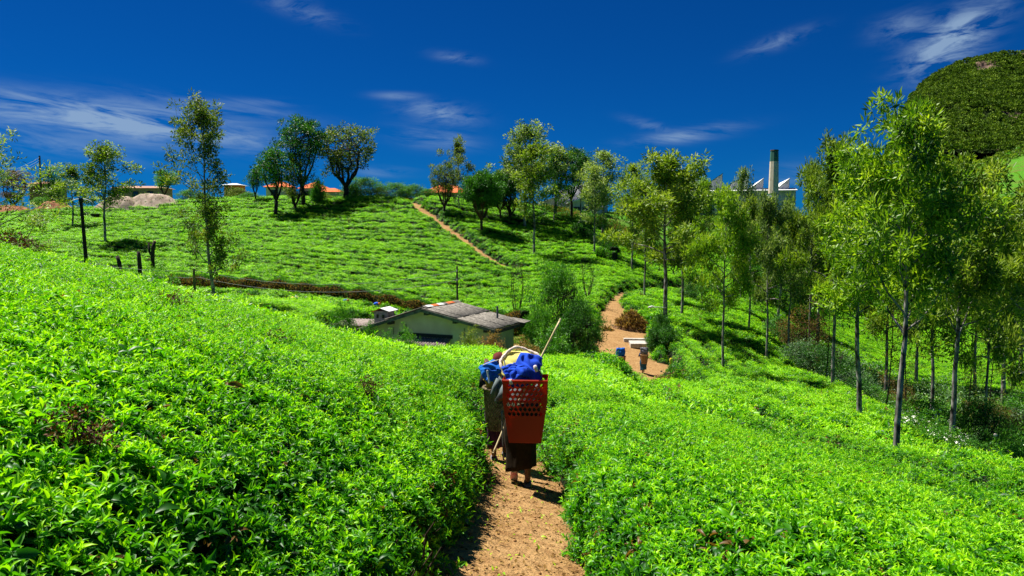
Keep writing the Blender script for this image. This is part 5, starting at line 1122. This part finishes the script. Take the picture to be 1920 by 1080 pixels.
def forked():
    b = on(1888, 27.3); e = empty('dead_branch', b, 'bare forked grey branch standing at the lower right', 'branch'); m = MB(); m.tube([(0, 0, -.1), (.05, 0, .45), (-.15, .05, .8), (-.38, .1, 1.25)], [.06, .05, .035, .02], 6); m.build('limb', M_BARK, e, True); m = MB(); m.tube([(.03, 0, .4), (.28, 0, .6), (.34, 0, .95)], [.04, .03, .015], 6); m.build('fork', M_BARK, e, True)
forked()
def sack(px, py, d, w, h, col, label, second=None):
    p = P(px, py, d); e = empty('cloth_bundle', (p.x, d, p.z), label, 'bundle'); m = MB()
    def f(u, v): a = u * 2 * math.pi; c = math.sin(v * math.pi); k = 1 + .18 * math.sin(a * 3 + v * 5); return Vector((math.cos(a) * c * w / 2 * k, math.sin(a) * c * w * .35 * k, -math.cos(v * math.pi) * h / 2))
    m.sheet(f, 14, 9); m.build('cloth', mat('cloth_' + label[:4], col, .8), e, True)
    if second: m = MB(); m.sheet(lambda u, v: f(u, v) * .6 + Vector((w * .5, -.05, h * .1)), 12, 8); m.build('cloth', mat('cloth2_' + label[:4], second, .8), e, True)
sack(554, 559, 60.5, .75, .35, (.8, .65, .1), 'yellow cloth bundle on the road between the hedges')
sack(648, 564, 60.3, .4, .32, (.02, .12, .6), 'blue and red bundle on the road between the hedges', (.6, .05, .05))
sack(706, 570, 60.1, .45, .32, (.02, .12, .7), 'blue and orange bundle on the road near the roof chimney', (.7, .2, .03))
sack(1258, 677, 38.5, .17, .34, (.8, .65, .05), 'bright yellow sack on the tea right of the yard')
sack(1866, 816, 27.5, .14, .14, (.7, .6, .5), 'pale scrap of litter beside the forked branch')

# ------------------------------------------------------------------ people
M_SKIN = noisy((.17, .08, .045), (.22, .11, .065), 8, .6, .05, name='skin', spec=.3)
def cloth(name, c, c2=None, sc=14): return noisy(c, c2 or tuple(v * .7 for v in c), sc, .9, .25, name=name, bdist=.01)
def skin(name, V, E, Rd, m, parent, sub=1):
    me = bpy.data.meshes.new(name); me.from_pydata(V, E, []); me.materials.append(m); o = link(name, me, parent)
    o.modifiers.new('skin', 'SKIN'); sv = me.skin_vertices[0].data
    for i, r in enumerate(Rd): sv[i].radius = (r, r) if not hasattr(r, '__len__') else r
    sv[0].use_root = True; s = o.modifiers.new('sub', 'SUBSURF'); s.levels = sub; s.render_levels = sub
    for p in me.polygons: p.use_smooth = True
    return o
def lerp(a, b, t): return tuple(a[i] + (b[i] - a[i]) * t for i in range(3))
def person(base, rz, H, lean, feet, arms, label, skirt_m, top_m, head_m, group=None, detail=True):
    """feet / arms: points in local metres, facing +Y; lean: how far the neck is carried forward"""
    e = empty('person', base, label, 'person', group, rz); k = H / 1.5
    pel = (0, 0, .80 * k); chest = (0, lean * .6, 1.08 * k); neck = (0, lean, 1.24 * k); head = (0, lean + .07, 1.35 * k); crown = (0, lean + .09, 1.45 * k)
    V = [pel, (0, lean * .3, .95 * k), chest, neck, head, crown]; Rd = [(.13, .10), (.12, .09), (.135, .09), .05, (.078, .09), (.055, .065)]; E = [(0, 1), (1, 2), (2, 3), (3, 4), (4, 5)]
    for s, (knee, ank) in zip((-1, 1), feet):
        b = len(V); V += [(s * .09, 0, .74 * k), knee, ank, (ank[0], ank[1] + .12, max(ank[2] - .05, .02))]; Rd += [.09, .058, .036, .03]; E += [(0, b), (b, b+1), (b+1, b+2), (b+2, b+3)]
    for s, (elb, hand) in zip((-1, 1), arms):
        sh = (s * .17, lean * .8, 1.17 * k); b = len(V); V += [sh, elb, hand]; Rd += [.052, .038, .026]; E += [(2, b), (b, b+1), (b+1, b+2)]
        ax = (Vector(hand) - Vector(elb)).normalized(); sd = ax.cross(Vector((0, 1, .2))).normalized(); b = len(V)
        palm = tuple(Vector(hand) + ax * .06); V += [palm]; Rd += [(.034, .016)]; E += [(b - 1, b)]
        if detail:
            for q in range(5):
                o = (q - 2) * .017 if q < 4 else 0; L = (.055, .07, .075, .06, .045)[q] * .9
                if q < 4: a1 = Vector(palm) + sd * (o + .008) + ax * .03; a2 = a1 + ax * L * .5 + Vector((0, .012, -.006)); a3 = a2 + ax * L * .3 + Vector((0, .02, -.02))
                else: a1 = Vector(palm) - ax * .02 - sd * .035; a2 = a1 + ax * .03 - sd * .015; a3 = a2 + ax * .025 + Vector((0, .012, 0))
                c = len(V); V += [tuple(a1), tuple(a2), tuple(a3)]; Rd += [.0095, .0085, .007]; E += [(b, c), (c, c+1), (c+1, c+2)]
    skin('body', V, E, Rd, M_SKIN, e)
    # wrapped skirt
    hem = .19; cx = (feet[0][1][0] + feet[1][1][0]) / 2; cy = (feet[0][1][1] + feet[1][1][1]) / 2; m = MB()
    def sk(u, v):
        a = u * 2 * math.pi; zz = .95 * k + (hem - .95 * k) * v; wx = .155 + .045 * math.sin(min(1, v * 1.5) * 3.0) + .02 * v; wy = .12 + .07 * v
        fo = 1 + .055 * math.sin(a * 7 + v * 2) * v + .03 * math.sin(a * 13); hz = .05 * math.sin(a + 2.4) * v
        return Vector((cx * v + math.cos(a) * wx * fo, cy * v * .8 + math.sin(a) * wy * fo, zz + hz))
    m.sheet(sk, 40, 14); m.build('skirt', skirt_m, e, True, solid=.008)
    m = MB()
    def bl(u, v):
        a = u * 2 * math.pi; zz = (.86 + .34 * v) * k; w = .155 + .03 * math.sin(v * 3.14) - (.08 * max(0, v - .8) * 5); d_ = .12 + .01 * v - .06 * max(0, v - .8) * 5
        return Vector((math.cos(a) * w * (1 + .03 * math.sin(a * 5 + v * 6)), lean * (.15 + .85 * v) + math.sin(a) * d_, zz + .02 * math.sin(a * 2)))
    m.sheet(bl, 28, 10); m.build('blouse', top_m, e, True, solid=.008)
    for s, (elb, hand) in zip((-1, 1), arms):
        sh = (s * .15, lean * .8, 1.17 * k); m = MB(); m.tube([sh, lerp(sh, elb, .5), elb, lerp(elb, hand, .45), lerp(elb, hand, .8)], [.072, .066, .055, .048, .045], 12); m.build('sleeve', top_m, e, True)
    m = MB()
    def hd(u, v): a = u * 2 * math.pi; c = math.sin(v * math.pi * .72 + .02); r = .098 + .008 * math.sin(a * 4 + v * 9); return Vector((math.cos(a) * c * r, lean + .055 + math.sin(a) * c * r * 1.12 - .04 * v, 1.37 * k + math.cos(v * math.pi * .72) * .10 * 1.1))
    m.sheet(hd, 20, 12); m.build('headscarf', head_m, e, True, solid=.006)
    if detail:
        m = MB(); m.add([(-.012, lean + .165, 1.345 * k), (.012, lean + .165, 1.345 * k), (0, lean + .19, 1.338 * k), (0, lean + .165, 1.375 * k)], [(0, 1, 2), (1, 3, 2), (3, 0, 2)]); m.build('nose', M_SKIN, e)
        for i, (kn, an) in enumerate(feet):
            up = an[2] > .12; m = MB(); cy_ = an[1] + .05
            def so(u, v):
                t = v; w = .036 + .012 * math.sin(t * 3.14) ; x = an[0] + (u - .5) * 2 * w; L_ = .24
                if up: return Vector((x, an[1] - .02 + L_ * t * .45, an[2] - .03 - L_ * t * .72))
                return Vector((x, an[1] - .06 + L_ * t, max(.012, an[2] - .075)))
            m.sheet(so, 4, 8); m.build('sandal', cloth('sandal_pink', (.85, .14, .30), (.85, .75, .78), 18) if up else cloth('sandal_grey', (.25, .22, .24)), e, True, solid=.022)
    return e
def plastic_basket(base, rz, label):
    e = empty('plastic_basket', base, label, 'basket', rz=rz); H = .73; tw, td, bw, bd = .51, .36, .37, .26
    mt = mat('red_plastic', (.40, .034, .008), .45, .35)
    t = mt.node_tree; b = t.nodes['Principled BSDF']; tr = nn(t, 'ShaderNodeBsdfTranslucent'); tr.inputs[0].default_value = (.95, .045, .01, 1); mx = nn(t, 'ShaderNodeMixShader'); mx.inputs[0].default_value = .34
    t.links.new(b.outputs[0], mx.inputs[1]); t.links.new(tr.outputs[0], mx.inputs[2]); t.links.new(mx.outputs[0], t.nodes['Material Output'].inputs[0])
    def corner(i, z):
        f = z / H; f2 = min(1, f * 1.55); w = bw + (tw - bw) * (f2 * .8 + f * .2); d = bd + (td - bd) * f; sx_ = (-1, 1, 1, -1)[i]; sy_ = (-1, -1, 1, 1)[i]; return Vector((sx_ * w / 2, sy_ * d / 2, z))
    for i in range(4):
        m = MB(); nc = 8 if i % 2 == 0 else 6; rows = 7; z1 = H * .965; rh = .056; z0 = z1 - rows * rh
        def pt(u, z): return corner(i, z).lerp(corner((i + 1) % 4, z), u)
        for a in range(4): m.quad(pt(0, z0 * a / 4), pt(1, z0 * a / 4), pt(1, z0 * (a + 1) / 4), pt(0, z0 * (a + 1) / 4))
        m.quad(pt(0, z1), pt(1, z1), pt(1, H), pt(0, H))
        mg = .06
        for r_ in range(rows):
            za, zb = z0 + r_ * rh, z0 + (r_ + 1) * rh; off = .5 * (r_ % 2); edges = [0, mg] + [mg + (1 - 2 * mg) * min(1, (c + off) / nc) for c in range(0, nc + 1) if 0 < (c + off) < nc] + [1 - mg, 1]
            for ua, ub in zip(edges[:-1], edges[1:]):
                if ub - ua < .04 or ua < mg - 1e-6 or ub > 1 - mg + 1e-6 or (ub - ua) < (1 - 2 * mg) / nc * .8:
                    m.quad(pt(ua, za), pt(ub, za), pt(ub, zb), pt(ua, zb)); continue
                cu, cz = (ua + ub) / 2, (za + zb) / 2; hw, hz = (ub - ua) / 2, rh / 2
                outer = [(-1, -1), (0, -1), (1, -1), (1, 0), (1, 1), (0, 1), (-1, 1), (-1, 0)]
                inner = [(-.55, -.55), (0, -.93), (.55, -.55), (.86, 0), (.55, .55), (0, .93), (-.55, .55), (-.86, 0)]
                vs = [pt(cu + hw * x, cz + hz * y) for x, y in outer + inner]; m.add(vs, [(k, (k + 1) % 8, 8 + (k + 1) % 8, 8 + k) for k in range(8)])
        m.build('side_panel', mt, e, solid=.005)
    m = MB(); m.quad(*[corner(i, 0) for i in range(4)]); m.build('floor', mt, e, solid=.008)
    m = MB(); m.tube([corner(i % 4, H + .004) * 1 for i in range(5)], .013, 6); m.build('rim', mt, e)
    return e
def woven_basket(base, rz, H, rt, rb, label, m1, rows=26, rib=40):
    e = empty('woven_basket', base, label, 'basket', rz=rz); m = MB()
    def f(u, v): a = u * 2 * math.pi; r = rb + (rt - rb) * v**.7; row = int(v * rows + .5); return Vector((math.cos(a) * (r + .006 * math.sin(a * rib + math.pi * row)), math.sin(a) * (r + .006 * math.sin(a * rib + math.pi * row)) * .85, H * v))
    m.sheet(f, rib * 4, rows); m.build('weave', m1, e, False, solid=.01)
    m = MB(); m.tube([(rb * .98 * math.cos(t / 20 * 6.2832), rb * .83 * math.sin(t / 20 * 6.2832), .02) for t in range(21)], .014, 5); m.build('foot_ring', m1, e)
    m = MB(); n = 60; m.tube([(rt * 1.02 * math.cos(t / n * 6.2832), rt * .87 * math.sin(t / n * 6.2832), H + .006 * math.sin(t * 1.9)) for t in range(n + 1)], [.02 + .004 * math.sin(t * 2.1) for t in range(n + 1)], 7); m.build('rim', m1, e, True)
    m = MB(); m.sheet(lambda u, v: Vector((math.cos(u * 6.2832) * rb * v, math.sin(u * 6.2832) * rb * v * .85, .02)), 20, 3); m.build('floor', m1, e)
    return e
def drape(name, e, w, h, dep, mt, seed, amp=.03, nu=34, nv=26, cen=(0, 0, 0), rot=0, tilt=0):
    """a crumpled cloth bulging towards -Y"""
    m = MB()
    def f(u, v):
        x = (u - .5) * 2; z = (v - .5) * 2; b = math.sqrt(max(0, 1 - .8 * x * x)) * math.sqrt(max(0, 1 - .75 * z * z))
        nz = float(fbm(np.array([x * 1.3 + seed]), np.array([z * 1.7 + x * .8]), 2, seed)[0]) - .5; nz += .13 * math.sin((x * .9 + z * 1.1 * (1 if seed % 2 else -1)) * 7 + nz * 9); rd = 1 - abs(2 * float(vnoise(np.array([x * 2 + z * 1.6 + seed]), np.array([z * 1.1]), seed + 2)[0]) - 1)
        edge = 1 + .12 * nz * 2; p = Vector((x * w / 2 * edge * (1 - .12 * z * z), -b * dep + amp * (nz * 2.4 + rd * 1.2), z * h / 2 * edge)); return Matrix.Rotation(-tilt, 3, 'X') @ (Matrix.Rotation(rot, 3, 'Y') @ p) + Vector(cen)
    m.sheet(f, nu, nv); return m.build(name, mt, e, True, solid=.008)
M_BLUE = cloth('blue_cloth', (.012, .075, .58), (.006, .04, .36), 5); M_BLUE2 = cloth('light_blue_cloth', (.01, .16, .62), (.01, .09, .42), 5)
M_YEL = cloth('yellow_cloth', (.85, .78, .22), (.8, .72, .3), 6); M_GREYC = cloth('grey_cloth', (.16, .20, .20), (.09, .11, .12), 6)
for _m in (M_YEL,):
    _t = _m.node_tree; _tr = nn(_t, 'ShaderNodeBsdfTranslucent'); _tr.inputs[0].default_value = (.9, .85, .25, 1); _mx = nn(_t, 'ShaderNodeMixShader'); _mx.inputs[0].default_value = .4
    _t.links.new(_t.nodes['Principled BSDF'].outputs[0], _mx.inputs[1]); _t.links.new(_tr.outputs[0], _mx.inputs[2]); _t.links.new(_mx.outputs[0], _t.nodes['Material Output'].inputs[0])
M_ROPE = noisy((.55, .38, .32), (.85, .78, .70), 60, .8, .2, name='pink_rope', bdist=.004)
M_WEAVE = noisy((.10, .075, .04), (.26, .21, .13), 22, .85, .4, name='old_cane', bdist=.004); M_WEAVE2 = noisy((.26, .14, .05), (.45, .27, .11), 20, .8, .3, name='honey_cane')
M_BAMBOO = noisy((.50, .38, .18), (.68, .55, .32), 6, .5, .1, name='bamboo')
# walker with the red basket
x1, y1 = .11, 8.9; g1 = gz(x1, y1)
W1 = Vector((x1, y1, g1))
person(W1, 0, 1.50, .20, [((-.09, .12, .44), (-.085, .16, .155)), ((.08, .02, .43), (.08, -.06, .075))],
       [((-.27, .10, 1.02), (-.16, .26, 1.22)), ((.26, .12, 1.02), (.15, .28, 1.22))], 'person in a dark brown wrapped skirt walking away under the red basket', cloth('brown_skirt', (.030, .019, .008), (.018, .011, .005), 20), M_GREYC, cloth('dark_scarf', (.03, .03, .04)))
def skirt_flap():
    pass
plastic_basket(W1 + Vector((.05, -.30, .64)), R(-4), 'tall red plastic basket with a lattice of holes, carried on the nearer walker\'s back')
def bundle():
    e = empty('sack_bundle', W1 + Vector((.02, -.28, 1.36)), 'yellow sack with rope rim and blue cloth on top of the red basket', 'sack')
    n = 90; m = MB(); c = Vector((-.03, .06, .17)); ax = .235; az = .16
    ring = [c + Vector((ax * math.cos(t / n * 6.2832), .13 * math.sin(t / n * 6.2832), az * math.sin(t / n * 6.2832) + .015 * math.sin(t * .3))) for t in range(n + 1)]
    m.tube(ring, [.014 + .007 * abs(math.sin(t * .55)) for t in range(n + 1)], 8); m.build('rope_rim', M_ROPE, e, True)
    drape('yellow_lining', e, .45, .40, .09, M_YEL, 3, .035, cen=c + Vector((0, .03, -.02)), tilt=R(48))
    drape('blue_cloth', e, .30, .34, .11, M_BLUE, 7, .04, cen=(.06, -.03, .14), rot=R(14), tilt=R(42))
    drape('blue_cloth', e, .40, .24, .13, M_BLUE, 12, .045, cen=(.01, -.05, .04), rot=R(-8), tilt=R(30))
    drape('blue_cloth', e, .22, .22, .08, M_BLUE, 21, .035, cen=(-.12, -.04, .08), rot=R(-24), tilt=R(45))
    for (a, b) in (((.13, -.20, .19), (.15, -.19, .12)), ((-.15, -.18, .03), (-.14, -.19, -.03))): m = MB(); m.tube([a, lerp(a, b, .5), b], [.018, .024, .018], 8); m.build('rope_knot', M_ROPE, e, True)
    m = MB(); m.add([Vector((sx_ * w, sy_ * d, z)) for z, w, d in ((-.69, .165, .11), (-.50, .185, .12), (-.30, .20, .135)) for sx_, sy_ in ((-1, -1), (1, -1), (1, 1), (-1, 1))], [(3, 2, 1, 0)] + [(r_ * 4 + k, r_ * 4 + (k + 1) % 4, r_ * 4 + 4 + (k + 1) % 4, r_ * 4 + 4 + k) for r_ in range(2) for k in range(4)] + [(8, 9, 10, 11)])
    m.build('shading_load', cloth('shading_load_cloth', (.05, .06, .03), (.03, .04, .02), 9), e, True, bevel=.03)  # load added inside the basket to block light through its lower panels
    for pts in ([(-.22, -.02, .22), (-.20, -.06, .10), (-.17, -.10, -.02)], [(.16, -.14, .14), (.20, -.06, .04), (.23, 0, -.04)], [(.19, -.12, .12), (.22, -.04, .0)]): m = MB(); m.tube(pts, .008, 6); m.build('strap', M_GREYC, e, True)
    return e
bundle()
def stick(pts, r, label, mt=None, name='bamboo_pole', tip=None):
    a = Vector(pts[0]); e = empty(name, a, label, 'pole'); m = MB(); b = Vector(pts[1]) - a; n = 8
    m.tube([b * (i / n) for i in range(n + 1)], [r * (1 + .08 * (i % 2)) for i in range(n + 1)], 8); m.build('pole', mt or M_BAMBOO, e, True)
    m = MB(); m.tube([b * .985, b * 1.01], r * 1.12, 8); m.build('tip', tip or M_CREAM, e)
pA = P(996, 706, 8.75); pB = P(1051, 599, 8.9); stick((pA + (pA - pB) * .55, pB), .0125, 'long pale bamboo pole slanting up to the right above the red basket')
# second walker, just ahead and to the left
x2, y2 = -.17, 10.35; g2 = gz(x2, y2); W2_ = Vector((x2, y2, g2))
M_PLUM = cloth('dark_plum', (.035, .012, .03), (.10, .03, .09), 9)
person(W2_, R(4), 1.56, .16, [((-.08, .10, .44), (-.08, .10, .08)), ((.09, .12, .44), (.09, .22, .10))],
       [((-.25, .0, 1.10), (-.20, .12, 1.34)), ((.26, .10, 1.08), (.16, .26, 1.30))], 'person in dark clothes with a red-brown headscarf walking ahead of the red basket', M_PLUM, cloth('dark_blouse', (.03, .03, .035)), cloth('maroon_scarf', (.16, .03, .02), (.10, .02, .015)))
wb = P(938, 804, 10.05); woven_basket(wb, 0, .57, .225, .17, 'old greyish woven cane basket on the back of the walker ahead', M_WEAVE)
def blue_bag():
    p = P(921, 697, 10.0); e = empty('blue_bag', p, 'light blue cloth bag with a white cord above the old woven basket', 'bag'); drape('bag', e, .27, .26, .10, M_BLUE2, 31, .03, rot=R(-28), tilt=R(30)); drape('bag_back', e, .27, .24, -.08, M_BLUE2, 33, .03, rot=R(-28))
    m = MB(); m.tube([(-.05, -.12, .04), (-.02, -.13, -.13)], .012, 6); m.build('cord', M_WHITEP, e); m = MB(); m.tube([(-.11, -.05, .10), (.02, -.06, .15), (.10, -.04, .17)], .006, 6); m.build('seam', M_ROPE, e)
blue_bag()
def yellow_panel():
    p = P(928, 719, 9.95); e = empty('crate_panel', p, 'mustard yellow crate side with small blue marks beside the blue bag', 'crate'); M = Matrix.Rotation(R(-20), 3, 'Y')
    m = MB(); m.box((0, 0, 0), (.24, .012, .20), M); m.build('panel', mat('mustard', (.55, .30, .03), .6), e); m = MB(); m.box(M @ Vector((0, -.004, .10)), (.26, .03, .018), M); m.build('lip', mat('mustard_lip', (.65, .42, .08), .5), e)
    for k in range(4): m = MB(); m.box(M @ Vector((-.02 + .012 * (k % 2), -.009, .06 - k * .03)), (.018, .004, .018), M); m.build('blue_mark', M_BLUE2, e)
yellow_panel()
def grey_sleeve():
    p = P(935, 727, 9.6); e = empty('grey_jacket', p, 'crumpled grey jacket hanging between the two baskets', 'jacket'); drape('jacket', e, .13, .26, .06, M_GREYC, 41, .03, rot=R(28)); m = MB(); m.tube([(.0, -.02, .12), (-.05, -.04, .0), (-.07, -.03, -.12)], [.035, .04, .03], 9); m.build('sleeve', M_GREYC, e, True)
grey_sleeve()
sa = P(943, 806, 9.55); sb = P(925, 849, 9.4); stick((sa + (sa - sb) * .35, sb), .011, 'short tan stick pointing down to the left behind the red basket', M_BAMBOO, 'walking_stick', M_BAMBOO)
sa = P(941, 770, 9.5); sb = P(944, 862, 9.45); stick((sa, sb), .009, 'thin staff hanging upright at the left of the brown skirt', M_BARGE, 'walking_stick', M_WOOD)
# two walkers down in the yard
b3 = on(1205, 43); person(b3, R(-5), 1.35, .14, [((-.05, .06, .42), (-.04, .05, .07)), ((.05, .10, .42), (.05, .15, .07))], [((-.24, .1, 1.0), (-.15, .26, 1.2)), ((.24, .1, 1.0), (.15, .26, 1.2))],
    'person in a blue skirt walking through the yard with a cane basket', cloth('teal_skirt', (.02, .16, .26), (.02, .06, .12)), cloth('navy_top', (.03, .05, .09)), cloth('grey_scarf', (.12, .12, .14)), 'pluckers in the yard', False)
woven_basket(b3 + Vector((0, -.28, .62)), 0,   .52, .22, .15, 'honey-coloured cane basket on the walker in the blue skirt', M_WEAVE2, 12, 20)
def far_cloth(b, mt, w, h, label, s): e = empty('cloth_bundle', b, label, 'bundle'); drape('cloth', e, w, h, .16, mt, s, .05, 14, 12); drape('cloth', e, w, h, -.16, mt, s + 3, .05, 14, 12)
far_cloth(b3 + Vector((0, -.25, 1.38)), cloth('checked_cloth', (.35, .33, .36), (.06, .06, .09), 11), .44, .36, 'grey checked cloth piled on the honey-coloured basket', 51)
b4 = on(1161, 41.6); person(b4, R(5), 1.35, .18, [((-.05, .06, .42), (-.04, .05, .07)), ((.05, .10, .42), (.05, .15, .07))], [((-.24, .1, 1.0), (-.15, .26, 1.2)), ((.24, .1, 1.0), (.15, .26, 1.2))],
    'person half hidden by the tea hedge under a bright blue load', cloth('brown_wrap', (.14, .06, .04)), cloth('navy_top2', (.03, .05, .09)), cloth('brown_scarf', (.06, .03, .02)), 'pluckers in the yard', False)
woven_basket(b4 + Vector((.06, -.28, .62)), 0, .52, .22, .15, 'reddish cane basket on the walker half hidden by the hedge', noisy((.22, .08, .04), (.38, .16, .08), 20, name='red_cane'), 12, 20)
far_cloth(b4 + Vector((0, -.25, 1.38)), M_BLUE2, .52, .48, 'bright blue cloth load on the reddish cane basket', 61)
